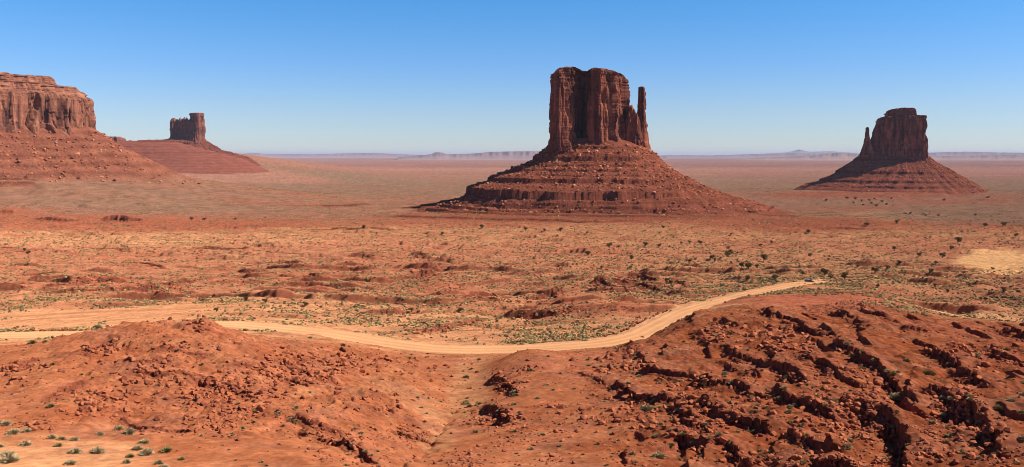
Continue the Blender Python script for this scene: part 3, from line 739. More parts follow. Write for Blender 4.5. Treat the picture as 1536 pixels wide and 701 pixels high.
def talus_mesh(name, a, b, prof, strata, seed, cols, nth=1200, nd=300, rot=0.0, rough=1.0, inner=-25, base_jit=10.0, skew=1.0, ns=1.0):
    """skirt of fallen rock round a wall: height by distance from the wall's foot, with the harder beds standing out as ledges
    prof(theta) -> (d list, z list); strata: (z, step height)"""
    keys = sorted(prof)
    th = np.linspace(0, 2 * PI, nth, endpoint=False)
    dmax = max(prof[k][-1][0] for k in keys)
    d = inner + (dmax - inner) * (np.linspace(0, 1, nd) ** 1.25)
    TH, D = np.meshgrid(th, d)
    arc = TH * (a + b) / 2
    # undulating foot line
    ca, sa_ = np.cos(TH), np.sin(TH)
    Dn = D + base_jit * (fbm(ca * 3.2 + 5, sa_ * 3.2 + 0.004 * D, 3, seed)) * sstep(0, 60, D)
    # gullies and spurs
    Dn = Dn + 9 * rough * (0.5 - np.abs(pn(ca * 5 + 3 + D / 160, sa_ * 5, seed + 3)) * 1.4) * sstep(10, 120, D)
    zz = np.zeros(D.shape); wsum = np.zeros(D.shape)
    kk = np.array(keys + [keys[0] + 2 * PI])
    zs = [np.interp(Dn, [p[0] for p in prof[k]], [p[1] for p in prof[k]]) for k in keys] + [None]
    zs[-1] = zs[0]
    for i in range(len(kk) - 1):
        m = (TH >= kk[i]) & (TH < kk[i + 1])
        f = sstep(kk[i], kk[i + 1], TH)
        zz = np.where(m, zs[i] * (1 - f) + zs[i + 1] * f, zz)
    m = TH < kk[0]
    f = sstep(kk[-2] - 2 * PI, kk[0], TH)
    zz = np.where(m, zs[-2] * (1 - f) + zs[0] * f, zz)
    x = (a + D) * ca; y = (b + D * skew) * sa_
    xr = x * math.cos(rot) - y * math.sin(rot); yr = x * math.sin(rot) + y * math.cos(rot)
    zz = zz + rough * (2.2 * fbm(x / 28, y / 28, 2, seed + 6))
    x0_, y0_ = x, y
    x, y = x / ns, y / ns
    zz = zz + (ns > 1) * rough * ns * (1.6 * fbm(x / 20, y / 20, 3, seed + 30) + 1.5 * (0.5 - np.abs(pn(ca * 9, sa_ * 9 + D / 300, seed + 31)) * 1.4)) * sstep(0, 60, D)
    # ledges
    zin = zz + 1.6 * pn(x / 60, y / 60, seed + 8) + 0.5 * pn(x / 14, y / 14, seed + 9)
    zo = zz.copy(); lay = np.zeros(D.shape)
    for i, (zk, hk) in enumerate(strata):
        pres = sstep(-0.45, 0.0, pn(ca * 2.2 + i * 7, sa_ * 2.2 + i * 3, seed + 20 + i) + 0.25)
        pres = pres * (0.6 + 0.4 * sstep(-0.3, 0.3, pn(arc / 22, D * 0 + i, seed + 40 + i)))
        pres = pres * (1 - 0.75 * sstep(0.25, 0.8, ca + 0.5 * pn(ca * 4 + i, sa_ * 4 + D / 60, seed + 80)))
        if hk >= 7: pres = np.maximum(pres, 0.85 * (1 - sstep(0.2, 0.6, ca)))
        else: pres = pres * sstep(-0.5, -0.1, pn(arc / 44 + i * 3, D / 40, seed + 90 + i))
        e = zin - zk + 1.0 * pn(x / 9, y / 9, seed + 60 + i) + 1.3 * pn(x / 26, y / 26, seed + 70 + i)
        # pull the slope above out and the slope below in, leaving a drop of hk at e = 0
        win = hk * 2.6
        push = np.where(e > 0, np.clip(1 - e / win, 0, 1), -np.clip(1 + e / win, 0, 1)) * hk * 0.5
        zo = zo + push * pres
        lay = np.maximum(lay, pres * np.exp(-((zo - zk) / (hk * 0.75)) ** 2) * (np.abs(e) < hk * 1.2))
    # blocks
    bl = pn(x / 7, y / 7, seed + 12); bl2 = pn(x / 3.4, y / 3.4, seed + 13)
    zo = zo + rough * ns ** 0.7 * (1.8 * np.maximum(bl, 0.12) + 0.9 * bl2) * sstep(0, 25, D) * (1 - 0.75 * sstep(180, 260, D))
    base, dark, lite = [np.array(c) for c in cols]
    v = np.clip(0.5 + 0.7 * fbm(x / 50, y / 50, 3, seed + 14) + 0.25 * pn(x / 8, y / 8, seed + 15), 0, 1)[..., None]
    cc = base * (1 - v) + lite * v
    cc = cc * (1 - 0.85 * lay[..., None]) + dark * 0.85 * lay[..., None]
    bedc = (0.5 + 0.5 * np.sin(zin / 2.6 + 2 * pn(x / 90, y / 90, seed + 16)))[..., None]
    cc = cc * (0.9 + 0.2 * bedc)
    me = mesh_np(name, np.stack([xr, yr, zo], -1).reshape(-1, 3), grid_faces(nd, nth, True), [M_TALUS], cc.reshape(-1, 3))
    me["sx"] = 0
    return me, (xr, yr, zo, D)

def hull(points):
    bm = bmesh.new()
    for p in points: bm.verts.new(p)
    r = bmesh.ops.convex_hull(bm, input=bm.verts)
    bmesh.ops.delete(bm, geom=[v for v in bm.verts if not v.link_faces], context='VERTS')
    bmesh.ops.triangulate(bm, faces=bm.faces)
    bm.verts.index_update()
    V = np.array([v.co[:] for v in bm.verts]); Fc = np.array([[v.index for v in f.verts] for f in bm.faces])
    bm.free()
    return V, Fc
HULLS = []
for k in range(14):
    pts = rng.normal(size=(13, 3)); pts /= np.linalg.norm(pts, axis=1)[:, None] ** 0.8
    pts = np.sign(pts) * np.abs(pts) ** 0.75 * np.array([1, 0.8, 0.65]) * 0.6
    HULLS.append(hull(pts.tolist()))

def scatter_mesh(name, protos, pos, size, mats, midx=None, squash=(0.7, 1.1), smooth=False, flat=0.0):
    """many small copies of a few shapes in one mesh"""
    Vs, Fs, Ms = [], [], []; base = 0
    which = rng.integers(0, len(protos), len(pos))
    for p, (V, Fc) in enumerate(protos):
        idx = np.where(which == p)[0]
        if not len(idx): continue
        n = len(idx)
        a = rng.uniform(0, 2 * PI, n); tx = rng.normal(0, 0.3, n)
        ca, sa_ = np.cos(a), np.sin(a)
        s3_ = size[idx][:, None] * rng.uniform(squash[0], squash[1], (n, 3))
        W = V[None] * s3_[:, None, :]
        ct, st = np.cos(tx)[:, None], np.sin(tx)[:, None]
        y = W[..., 1] * ct - W[..., 2] * st; z = W[..., 1] * st + W[..., 2] * ct
        x = W[..., 0]
        X = x * ca[:, None] - y * sa_[:, None]; Y = x * sa_[:, None] + y * ca[:, None]
        out = np.stack([X, Y, z], -1) + pos[idx][:, None, :]
        Vs.append(out.reshape(-1, 3))
        f = Fc[None] + (np.arange(n) * len(V))[:, None, None] + base
        Fs.append(f.reshape(-1, 3)); base += n * len(V)
        mi = np.zeros(n, int) if midx is None else midx[idx]
        Ms.append(np.repeat(mi, len(Fc)))
    return mesh_np(name, np.concatenate(Vs), np.concatenate(Fs), mats, None, smooth, np.concatenate(Ms))

def butte_rubble(name, parent, geo, n, smin, smax, dlim):
    dlim = dlim or 1e9
    xr, yr, zo, D = geo
    nd, nth = D.shape
    i = (rng.beta(1.3, 1.6, n) * (nd - 1)).astype(int); j = rng.integers(0, nth, n)
    ok = (yr[i, j] < 40) & (D[i, j] > 4) & (D[i, j] < dlim)
    i, j = i[ok], j[ok]
    sz = smin + (smax - smin) * rng.random(len(i)) ** 3.5
    pos = np.stack([xr[i, j] + rng.normal(0, 1, len(i)), yr[i, j] + rng.normal(0, 1, len(i)), zo[i, j] + sz * 0.12], -1)
    o = link(name, scatter_mesh(name, HULLS, pos, sz, [M_ROCK, M_ROCK2, M_ROCKD, M_ROCKP], rng.choice([0, 1, 1, 2, 3], len(i))), parent)
    o["kind"] = "stuff"
    return o

T_COLS = ((0.205, 0.060, 0.034), (0.10, 0.030, 0.020), (0.27, 0.085, 0.047))
# --- tall butte in the middle of the view
WY = 1900.0
wb = empty("butte", ((900 - CX) / F * WY, WY, 0))
tag(wb, "tall dark red sandstone butte with a thumb-like spire, standing centrally above the winding road", "butte")
def w_top(x, y):
    return np.interp(x, [-110, -98, -88, -75, -50, -38, -20, 5, 28, 46, 56, 62, 70], [164, 175, 179, 181, 179, 174, 178, 177, 174, 170, 163, 150, 120]) + 1.2 * np.round(1.6 * pn(x / 11, y / 11, 3))
me = cliff_mesh("cliff", [(-104, -26), (-103, -66), (-92, -80), (-64, -60), (-50, -38), (-43, -8), (-33, 2), (-23, -22), (-19, -68), (-9, -84), (26, -60), (50, -36), (60, -4), (57, 40), (20, 70), (-40, 75), (-90, 50)],
                8, w_top, M_CLIFF, n=620, nz=170, sc=1.0, flare=1.5, fp=5, taper=5, round_r=5, seed=200, crev=1.5)
link("cliff", me, wb)
def fin_top(x, y): return np.interp(x, [48, 56, 60, 66, 72, 78, 84, 90], [70, 104, 106, 98, 92, 86, 72, 56]) + 0 * y
me = cliff_mesh("buttress", [(46, -22), (56, -42), (68, -46), (80, -40), (88, -18), (84, 14), (62, 24), (48, 14)], 2, fin_top, M_CLIFF, n=300, nz=90, sc=0.55, flare=4, fp=2, taper=3, round_r=14, seed=230)
link("buttress", me, wb)
def sp_top(x, y): return 144 + 0.0 * x
me = cliff_mesh("spire", [(80, -15), (83, -22), (90, -22), (94, -14), (93, 0), (88, 5), (81, 0)], -2, sp_top, M_CLIFF, n=240, nz=120, sc=0.3, flare=15, fp=2.2, taper=1.0, round_r=3, seed=240, crev=0.7)
link("spire", me, wb)
W_STR = [(14, 4.5), (2, 3), (-9, 8), (-22, 3), (-32, 3.5), (-44, 3), (-55, 8), (-77, 15), (-91, 4), (-97, 5), (-103, 6), (-109, 6), (-115, 5)]
wl_p = [(-25, 32), (0, 22), (42, -11), (121, -47), (182, -77), (200, -94), (260, -106), (340, -118), (420, -145)]
wr_p = [(-25, 24), (0, 12), (49, -33), (106, -66), (192, -92), (262, -112), (335, -134), (430, -170)]
wf_p = [(-25, 36), (0, 27), (46, -13), (120, -52), (192, -82), (206, -99), (262, -109), (320, -121), (400, -165)]
me, geo = talus_mesh("talus", 104, 72, {0.0: wr_p, PI / 2: wf_p, PI: wl_p, 1.5 * PI: wf_p}, W_STR, 300, T_COLS, nth=1500, nd=380)
link("talus", me, wb)
butte_rubble("fallen_rock", wb, geo, 14000, 1.2, 7.0, 260)

# --- butte at the right, its wall in shade
EY = 3500.0
eb = empty("butte", ((1345 - CX) / F * EY, EY, 0))
tag(eb, "shadowed mitten-shaped butte with a thin thumb, farther off near the horizon on the plain", "butte")
def e_top(x, y):
    return np.interp(x, [-98, -81, -75, -68, -60, -50, -38, -22, 60, 90], [52, 58, 70, 96, 116, 132, 145, 151, 152, 148]) + 2 * np.round(1.5 * pn(x / 16, y / 16, 4))
me = cliff_mesh("cliff", [(-84, 40), (-76, 24), (-30, -12), (30, -52), (66, -80), (84, -72), (91, -14), (84, 50), (40, 84), (-40, 84), (-80, 62)], -75, e_top, M_CLIFF, n=480, nz=150, sc=0.9, flare=7, fp=3, taper=3, round_r=5, seed=330, crev=0.7)
link("cliff", me, eb)
def ec_top(x, y): return np.interp(x, [-45, -36, -28, -10, 20, 46, 58], [161, 163, 172, 178, 182, 181, 174]) + 1.5 * np.round(1.5 * pn(x / 10, y / 10, 14))
me = cliff_mesh("cap_rock", [(-38, 16), (-10, -6), (26, -30), (52, -52), (60, -10), (40, 34), (-20, 36), (-40, 10)], 146, ec_top, M_CLIFF, n=220, nz=40, sc=0.7, flare=3, fp=1, taper=1, round_r=3, seed=350, bed=3)
link("cap_rock", me, eb)
def et_top(x, y): return 108 + 0 * x
me = cliff_mesh("spire", [(-114, 20), (-110, 12), (-104, 12), (-101, 22), (-104, 32), (-111, 32)], -10, et_top, M_CLIFF, n=160, nz=90, sc=0.3, flare=27, fp=2.0, taper=1.5, round_r=4, seed=360, crev=0.5)
link("spire", me, eb)
el_p = [(-25, 26), (0, 28), (30, 6), (110, -58), (150, -86), (200, -108), (260, -126), (340, -170)]
er_p = [(-25, 18), (0, 4), (58, -40), (124, -80), (168, -106), (205, -128), (280, -180)]
ef_p = [(-25, 24), (0, 10), (60, -34), (130, -78), (195, -112), (250, -130), (340, -185)]
efl_p = [(-45, 6), (0, -14), (30, -34), (90, -66), (140, -92), (190, -114), (250, -132), (340, -180)]  # slope lowered so the shaded wall stands in for a shadow on it
me, geo = talus_mesh("talus", 98, 38, {0.0: er_p, PI / 2: ef_p, PI: el_p, 1.5 * PI: efl_p}, [(-22, 6), (-70, 8), (-104, 7), (-122, 6)], 380, T_COLS, nth=1000, nd=240, ns=1.7, rot=math.radians(-32), inner=-36)
link("talus", me, eb)
butte_rubble("fallen_rock", eb, geo, 3500, 2.0, 8, None)

# --- small castle-shaped butte, far left
KY = 6000.0
kb = empty("butte", ((280 - CX) / F * KY, KY, 0))
tag(kb, "small distant castle-shaped butte with one square tower, between the big mesa and the open plain", "butte")
def k_top(x, y): return np.interp(x, [-125, -112, -95, -80, -50, -20, 0, 20, 40, 60], [222, 236, 238, 224, 230, 234, 226, 232, 222, 220]) + 11 * np.round(2.2 * pn(x / 11, y / 40, 6))
me = cliff_mesh("cliff", [(-113, 40), (-110, 14), (-96, -4), (-80, 10), (-30, -18), (30, -48), (76, -74), (84, 20), (10, 60), (-80, 50)], 78, k_top, M_CLIFF_FAR, n=360, nz=90, sc=1.3, flare=10, fp=3, taper=2, round_r=8, seed=420, crev=0.8)
link("cliff", me, kb)
def kt_top(x, y): return 279 + 0 * x
me = cliff_mesh("tower", [(44, -40), (58, -64), (92, -78), (110, -66), (114, 0), (90, 40), (56, 30)], 76, kt_top, M_CLIFF_FAR, n=260, nz=90, sc=0.9, flare=8, fp=4, taper=2, round_r=6, seed=440, crev=0.6)
link("tower", me, kb)
kl_p = [(-30, 120), (0, 108), (40, 96), (100, 92), (400, 84), (540, 60), (660, 0), (800, -60), (900, -150)]
kr_p = [(-30, 118), (0, 104), (30, 80), (110, 20), (190, 0), (270, -18), (340, -62), (440, -160)]
kf_p = [(-30, 118), (0, 100), (40, 78), (110, 48), (240, 12), (380, -20), (520, -50), (640, -90), (760, -150)]
me, geo = talus_mesh("talus", 120, 60, {0.0: kr_p, PI / 2: kf_p, PI: kl_p, 1.5 * PI: kf_p}, [(72, 12), (40, 14), (8, 12), (-22, 18)], 460, ((0.165, 0.049, 0.034), (0.07, 0.024, 0.02), (0.215, 0.068, 0.044)), nth=1000, nd=220, rough=1.5, base_jit=28, ns=3.2)
link("talus", me, kb)
# low shelf of the same beds west of it
ob = empty("rock_shelf", ((172 - CX) / F * 5600, 5600, 0))
tag(ob, "low dark rock shelf poking out behind the big mesa's slope", "rock shelf")
me = cliff_mesh("cliff", [(-90, -30), (-30, -60), (30, -55), (58, -20), (50, 40), (-60, 50)], 60, lambda x, y: np.interp(x, [-90, 20, 60], [112, 110, 98]), M_CLIFF_FAR, n=160, nz=30, sc=1.2, flare=6, fp=1, taper=2, round_r=5, seed=480)
link("cliff", me, ob)
rp = [(-20, 90), (0, 84), (60, 50), (180, 20), (340, -60), (460, -150)]
me, geo = talus_mesh("talus", 70, 50, {0.0: [(-20, 90), (0, 86), (60, 80), (330, 76), (700, -20), (1000, -160)], PI / 2: rp, PI: rp, 1.5 * PI: rp}, [(50, 6), (10, 8)], 490, ((0.19, 0.058, 0.038), (0.09, 0.03, 0.024), (0.245, 0.08, 0.05)), nth=400, nd=100)
link("talus", me, ob)

# --- big mesa at the left edge
MO = np.array([-1380.0, 2360.0])
mb = empty("mesa", (MO[0], MO[1], 0))
tag(mb, "broad flat-topped orange-red mesa with a fluted sunlit cliff, cut by the picture's edge", "mesa")
mplan = np.array([(-1900, 1900), (-1500, 1905), (-1338, 2040), (-1262, 2130), (-1190, 2215), (-1125, 2290), (-1096, 2350), (-1150, 2440), (-1360, 2680), (-1900, 2800), (-2300, 2400)], float) - MO
def m_top(x, y): return 158 + 0 * x - 10 * sstep(200, 290, x) + 2.5 * np.round(1.4 * pn(x / 25, y / 25, 8))
me = cliff_mesh("cliff", mplan, 40, m_top, M_CLIFF_SUN, n=1500, nz=130, sc=1.9, flare=6, fp=4, taper=6, round_r=16, seed=507, crev=1.5, cap=16, capk=0.6, bed=0.35)
link("cliff", me, mb)
cplan = np.array([(-1900, 2010), (-1500, 2010), (-1370, 2150), (-1290, 2240), (-1210, 2330), (-1172, 2390), (-1215, 2450), (-1330, 2630), (-1900, 2720), (-2200, 2400)], float) - MO
me = cliff_mesh("cap_slope", cplan, 146, lambda x, y: 190 - 8 * sstep(100, 210, x) + 2 * pn(x / 20, y / 20, 9), M_CLIFF_SUN, n=800, nz=40, sc=0.8, flare=34, fp=1.1, taper=2, round_r=6, seed=540, bed=4, crev=0.3)
link("cap_slope", me, mb)
tplan = np.array([(-1900, 2090), (-1520, 2090), (-1400, 2220), (-1310, 2320), (-1246, 2400), (-1290, 2470), (-1380, 2580), (-1900, 2660), (-2150, 2400)], float) - MO
me = cliff_mesh("rim_rock", tplan, 184, lambda x, y: 212 + 3 * np.round(1.6 * pn(x / 22, y / 22, 10)), M_CLIFF_SUN, n=700, nz=40, sc=0.6, flare=16, fp=1.2, taper=1, round_r=3, seed=560, bed=4, crev=0.4)
link("rim_rock", me, mb)

def mesa_talus():
    P = spline_closed(mplan, 1500)
    for _ in range(60): P = (np.roll(P, 1, 0) + P * 2 + np.roll(P, -1, 0)) / 4
    T = np.roll(P, -1, 0) - np.roll(P, 1, 0); T /= np.linalg.norm(T, axis=1)[:, None]
    Nn = np.stack([T[:, 1], -T[:, 0]], 1)
    for _ in range(160): Nn = (np.roll(Nn, 1, 0) + Nn + np.roll(Nn, -1, 0)) / 3
    s = np.concatenate([[0], np.cumsum(np.linalg.norm(np.diff(P, axis=0), axis=1))])
    d = -30 + 390 * np.linspace(0, 1, 260) ** 1.2
    x = P[None, :, 0] + Nn[None, :, 0] * d[:, None]; y = P[None, :, 1] + Nn[None, :, 1] * d[:, None]
    D = np.broadcast_to(d[:, None], x.shape); SS = np.broadcast_to(s[None, :], x.shape)
    Dn = D + 16 * (0.5 - np.abs(pn(SS / 70, D / 500, 601)) * 1.4) * sstep(0, 60, D) + 8 * pn(x / 60, y / 60, 603)
    z = np.interp(Dn, [-30, 0, 60, 120, 165, 205, 250, 310, 400], [78, 62, 22, -8, -32, -53, -68, -84, -120])
    z = z + 3 * fbm(x / 30, y / 30, 3, 605) + (2.4 * np.maximum(pn(x / 9, y / 9, 607), 0.1) + 1.3 * pn(x / 4.5, y / 4.5, 609)) * sstep(0, 30, D)
    for zk, hk in ((24, 4), (-6, 6), (-28, 5)):
        e = z - zk + 4 * pn(x / 70, y / 70, 617) + 1.5 * pn(x / 12, y / 12, 618)
        pr = sstep(-0.15, 0.25, pn(SS / 130 + zk, D / 90, 619))
        z = z + np.where(e > 0, np.clip(1 - e / (hk * 2.6), 0, 1), -np.clip(1 + e / (hk * 2.6), 0, 1)) * hk * 0.5 * pr
    v = np.clip(0.5 + 0.7 * fbm(x / 60, y / 60, 3, 611), 0, 1)[..., None]
    cc = (np.array((0.185, 0.060, 0.036)) * (1 - v) + np.array((0.265, 0.095, 0.055)) * v) * (0.85 + 0.3 * (0.5 + 0.5 * np.sin(z / 3.4 + 2 * pn(x / 120, y / 120, 615))))[..., None]
    tw = sstep(170, 290, Dn + 30 * pn(x / 40, y / 40, 621))[..., None]; cc = cc * (1 - tw) + np.array((0.245, 0.115, 0.07)) * tw
    return mesh_np("talus", np.stack([x, y, z], -1).reshape(-1, 3), grid_faces(260, len(P), True), [M_TALUS], cc.reshape(-1, 3)), (x, y - 500, z, D), y
me, geo, yy_ = mesa_talus()
link("talus", me, mb)
geo = (geo[0], yy_, geo[2], geo[3])
butte_rubble("fallen_rock", mb, geo, 12000, 1.6, 10, None)

# ------------------------------------------------------------------ far country along the horizon
def far_mesa(name, prof, Yc, depth, foot, seed, c_lo, c_hi, label, cat=None, kind=None, jag=1.0):
    """long table-land: prof = (photo column, photo row) of its skyline at distance Yc"""
    px = np.arange(prof[0][0], prof[-1][0] + 0.1, 1.0)
    py = np.interp(px, [p[0] for p in prof], [p[1] for p in prof])
    X = (px - CX) / F * Yc; zt = (HZ - py) / F * Yc
    gzb = -225.0
    zt = zt + jag * Yc / F * (0.5 * fbm(px / 9, px * 0 + seed, 3, seed))
    zt = np.maximum(zt, gzb + 2)
    fr = [(-1.0, 0.0), (-0.6, 0.10), (-0.38, 0.30), (-0.24, 0.50), (-0.16, 0.62), (-0.13, 0.90), (-0.08, 1.0), (0.3, 1.0), (0.7, 1.0), (1.0, 0.0)]
    V = []; cs = []
    for f, h in fr:
        yo = np.where(f < 0, f * foot, f * depth)
        gul = 0.05 * foot * pn(px / 14, px * 0 + f * 2, seed + 1) + 0.02 * foot * pn(px / 5, px * 0 + f * 2, seed + 2)
        y = Yc + yo + np.where(abs(f) < 0.9, gul, 0)
        z = gzb + (zt - gzb) * h
        V.append(np.stack([X * y / Yc if f < 0 else X * y / Yc, y, z], 1))
        w = np.clip(h + 0.2 * pn(px / 11, px * 0 + f * 5, seed + 4), 0, 1)[:, None]
        cs.append(np.array(c_lo) * (1 - w) + np.array(c_hi) * w)
    V = np.stack(V); cs = np.stack(cs)
    o = link(name, mesh_np(name, V.reshape(-1, 3), grid_faces(len(fr), len(px)), [M_FARHILL], cs.reshape(-1, 3)))
    tag(o, label, cat, None, kind)
    return o
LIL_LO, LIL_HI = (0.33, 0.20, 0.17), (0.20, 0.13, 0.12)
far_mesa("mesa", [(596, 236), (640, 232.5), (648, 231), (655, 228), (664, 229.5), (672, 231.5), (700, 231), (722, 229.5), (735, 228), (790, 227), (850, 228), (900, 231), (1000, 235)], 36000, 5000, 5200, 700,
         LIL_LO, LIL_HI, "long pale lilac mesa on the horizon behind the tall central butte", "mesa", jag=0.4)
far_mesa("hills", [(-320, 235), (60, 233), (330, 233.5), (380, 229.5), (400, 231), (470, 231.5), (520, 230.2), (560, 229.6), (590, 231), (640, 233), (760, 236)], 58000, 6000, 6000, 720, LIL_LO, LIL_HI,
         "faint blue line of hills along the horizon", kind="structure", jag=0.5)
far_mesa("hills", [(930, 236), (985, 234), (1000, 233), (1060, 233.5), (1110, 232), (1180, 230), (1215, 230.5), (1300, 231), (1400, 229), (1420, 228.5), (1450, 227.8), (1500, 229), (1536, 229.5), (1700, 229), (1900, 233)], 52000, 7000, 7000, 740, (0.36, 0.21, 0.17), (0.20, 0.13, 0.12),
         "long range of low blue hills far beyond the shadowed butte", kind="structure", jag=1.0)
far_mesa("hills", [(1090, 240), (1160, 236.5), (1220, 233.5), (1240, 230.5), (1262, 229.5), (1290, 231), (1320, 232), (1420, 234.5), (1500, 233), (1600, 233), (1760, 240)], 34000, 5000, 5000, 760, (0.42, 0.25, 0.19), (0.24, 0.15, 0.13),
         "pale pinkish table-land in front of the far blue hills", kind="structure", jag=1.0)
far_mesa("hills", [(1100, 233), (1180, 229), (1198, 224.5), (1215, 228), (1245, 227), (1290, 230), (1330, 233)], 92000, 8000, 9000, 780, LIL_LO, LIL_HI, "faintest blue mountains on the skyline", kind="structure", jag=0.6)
# ------------------------------------------------------------------ the air
hx0, hx1, hy0, hy1, hz0, hz1 = -130000.0, 130000.0, -3000.0, 155000.0, -260.0, 300.0
V = [(x, y, z) for x in (hx0, hx1) for y in (hy0, hy1) for z in (hz0, hz1)]
Fq = [(0, 1, 3, 2), (4, 6, 7, 5), (0, 4, 5, 1), (2, 3, 7, 6), (0, 2, 6, 4), (1, 5, 7, 3)]
m, N, L = new_mat("haze_air")
out = N.new("ShaderNodeOutputMaterial"); pv = N.new("ShaderNodeVolumePrincipled")
pv.inputs["Color"].default_value = (0.70, 0.75, 1.0, 1)
pv.inputs["Density"].default_value = HAZE
L.new(pv.outputs[0], out.inputs["Volume"])
tag(link("haze", mesh_np("haze", V, np.array(Fq), [m], smooth=False)), "thin blue desert haze", kind="stuff")

# ------------------------------------------------------------------ loose rock
ROCK_PROTOS = {"angular": [], "blocky": [], "rounded": []}
def rock_proto(kind, k):
    r = np.random.default_rng(900 + k)
    n = {"angular": 12, "blocky": 16, "rounded": 60}[kind]
    p = r.normal(size=(n, 3)); p /= np.linalg.norm(p, axis=1)[:, None]
    e = {"angular": 0.9, "blocky": 0.42, "rounded": 0.8}[kind]
    p = np.sign(p) * np.abs(p) ** e
    p *= r.uniform(0.86, 1.08, (n, 1)) * np.array([1, r.uniform(0.65, 0.9), r.uniform(0.5, 0.85)]) * 0.5
    V, Fc = hull(p.tolist())
    bm = bmesh.new()
    vs = [bm.verts.new(v) for v in V]
    for f in Fc: bm.faces.new([vs[i] for i in f])
    bmesh.ops.bevel(bm, geom=list(bm.edges), offset=0.035, segments=1, affect='EDGES', clamp_overlap=True)
    bmesh.ops.triangulate(bm, faces=bm.faces)
    bmesh.ops.subdivide_edges(bm, edges=[e_ for e_ in bm.edges if e_.calc_length() > 0.18], cuts=1, use_grid_fill=True)
    for v in bm.verts:
        c = v.co
        v.co = c + c.normalized() * (0.03 * float(pn(c.x * 5 + k, c.y * 5 + c.z * 4, 33)) + 0.015 * float(pn(c.x * 13, c.y * 13 + c.z * 11, 34)))
    me = bpy.data.meshes.new("boulder_" + kind)
    bm.to_mesh(me); bm.free()
    return me
for kd in ROCK_PROTOS:
    for k in range(4):
        for mt in (M_ROCK, M_ROCK2, M_ROCKD):
            me = rock_proto(kd, k + 10 * len(kd)); me.materials.append(mt)
            ROCK_PROTOS[kd].append(me)

rocks = []          # px, py, size(m), kind, tone, zone
def add_rock(px, py, spx, kind=None, tone=None, zone=None, X=None, Y=None):
    if X is None:
        X, Y = see(px, py)
    sz = spx * Y / F
    kind = kind or random.choice(["angular", "angular", "blocky", "rounded"])
    tone = random.choice([0, 0, 1, 2]) if tone is None else tone
    rocks.append((X, Y, sz, kind, tone, zone))
def spx_draw(lo, hi, pw=3.0): return lo + (hi - lo) * random.random() ** pw
def cluster(cx, cy, rx, ry, n, lo, hi, zone, pw=2.6, tone=None):
    for _ in range(int(n * 1.7)):
        a = random.gauss(0, 0.5), random.gauss(0, 0.5)
        add_rock(cx + a[0] * rx, cy + a[1] * ry, spx_draw(lo, hi, pw), None, tone, zone)
Z_RIDGE, Z_WASH, Z_LEDGE, Z_FAR = "ridge", "wash", "ledge", "far"
for c in [(150, 600, 60, 22, 90), (140, 610, 40, 18, 50), (232, 545, 60, 12, 40), (300, 592, 60, 25, 90), (330, 580, 60, 22, 80), (230, 572, 60, 10, 45), (215, 560, 50, 8, 25),
          (430, 545, 60, 22, 90), (470, 560, 60, 20, 70), (400, 590, 60, 30, 70), (350, 620, 50, 26, 80), (520, 545, 50, 20, 50), (300, 490, 25, 12, 25), (245, 487, 25, 8, 15),
          (160, 525, 30, 10, 30), (310, 640, 60, 20, 60), (380, 560, 80, 40, 80), (140, 528, 20, 10, 20), (270, 520, 60, 10, 35), (500, 660, 60, 25, 50), (560, 600, 50, 20, 35), (45, 550, 60, 8, 40), (60, 640, 50, 12, 40), (20, 570, 40, 20, 25)]:
    cluster(*c, 1.6, 12, Z_RIDGE)
for c in [(760, 575, 30, 18, 70), (745, 630, 45, 14, 110), (785, 552, 35, 8, 30), (580, 615, 18, 8, 20), (610, 650, 40, 16, 45), (780, 650, 80, 30, 60), (830, 690, 40, 10, 40), (700, 690, 50, 12, 40), (590, 545, 70, 15, 40), (660, 560, 60, 30, 40)]:
    cluster(*c, 1.5, 9, Z_WASH)
for c in [(930, 545, 60, 22, 90), (940, 620, 90, 30, 160), (1030, 600, 40, 16, 40), (1080, 500, 40, 14, 90), (1050, 640, 60, 20, 70), (1250, 600, 60, 30, 110), (1290, 640, 50, 40, 130),
          (1220, 640, 60, 30, 60), (1300, 590, 40, 20, 60), (1420, 640, 50, 40, 140), (1450, 600, 40, 25, 70), (1400, 680, 40, 20, 60), (1250, 690, 60, 12, 60), (1150, 690, 60, 14, 50),
          (1180, 520, 60, 20, 90), (1160, 500, 60, 20, 80), (1480, 540, 40, 20, 50), (1470, 650, 30, 40, 60), (1330, 690, 30, 15, 40), (1430, 525, 60, 14, 50), (1100, 610, 60, 20, 60), (1040, 575, 60, 12, 40), (1260, 560, 60, 15, 60), (1500, 690, 40, 20, 40)]:
    cluster(*c, 1.6, 13, Z_LEDGE, 3.0)
# blocks fallen from each ledge
for P, H, ym in LEDGE_W:
    if ym > 230: nb, lo, hi, zn = 75, 0.4, 2.0, Z_FAR
    else: nb, lo, hi, zn = 24, 0.2, 1.0, None
    T = np.gradient(P, axis=0); T /= np.linalg.norm(T, axis=1)[:, None] + 1e-9
    for _ in range(nb):
        k = random.randrange(len(P)); off = -abs(random.gauss(0.4, 1.6)) * (ym / 120) ** 0.7 + 0.2
        X = P[k, 0] - T[k, 1] * off + random.gauss(0, 0.4); Y = P[k, 1] + T[k, 0] * off + random.gauss(0, 0.4)
        px = CX + F * X / Y
        z = zn or (Z_RIDGE if px < 575 else Z_WASH if px < 870 else Z_LEDGE)
        sz = lo + (hi - lo) * random.random() ** 2.4 * min(1.0, H / 2.5 + 0.3)
        rocks.append((X, Y, sz, random.choice(["angular", "blocky", "blocky", "rounded"]), random.choice([2, 2, 2, 0]) if ym > 230 else random.choice([0, 0, 2, 1]), z))
for c in [(850, 463, 34, 9, 120), (960, 486, 18, 10, 70), (1290, 456, 36, 7, 70), (645, 420, 40, 12, 60), (935, 424, 50, 9, 90), (800, 453, 30, 5, 40), (140, 424, 60, 8, 60), (250, 431, 50, 5, 60)]:
    cluster(*c, 0.9, 4.5, Z_FAR, 2.6, 2)
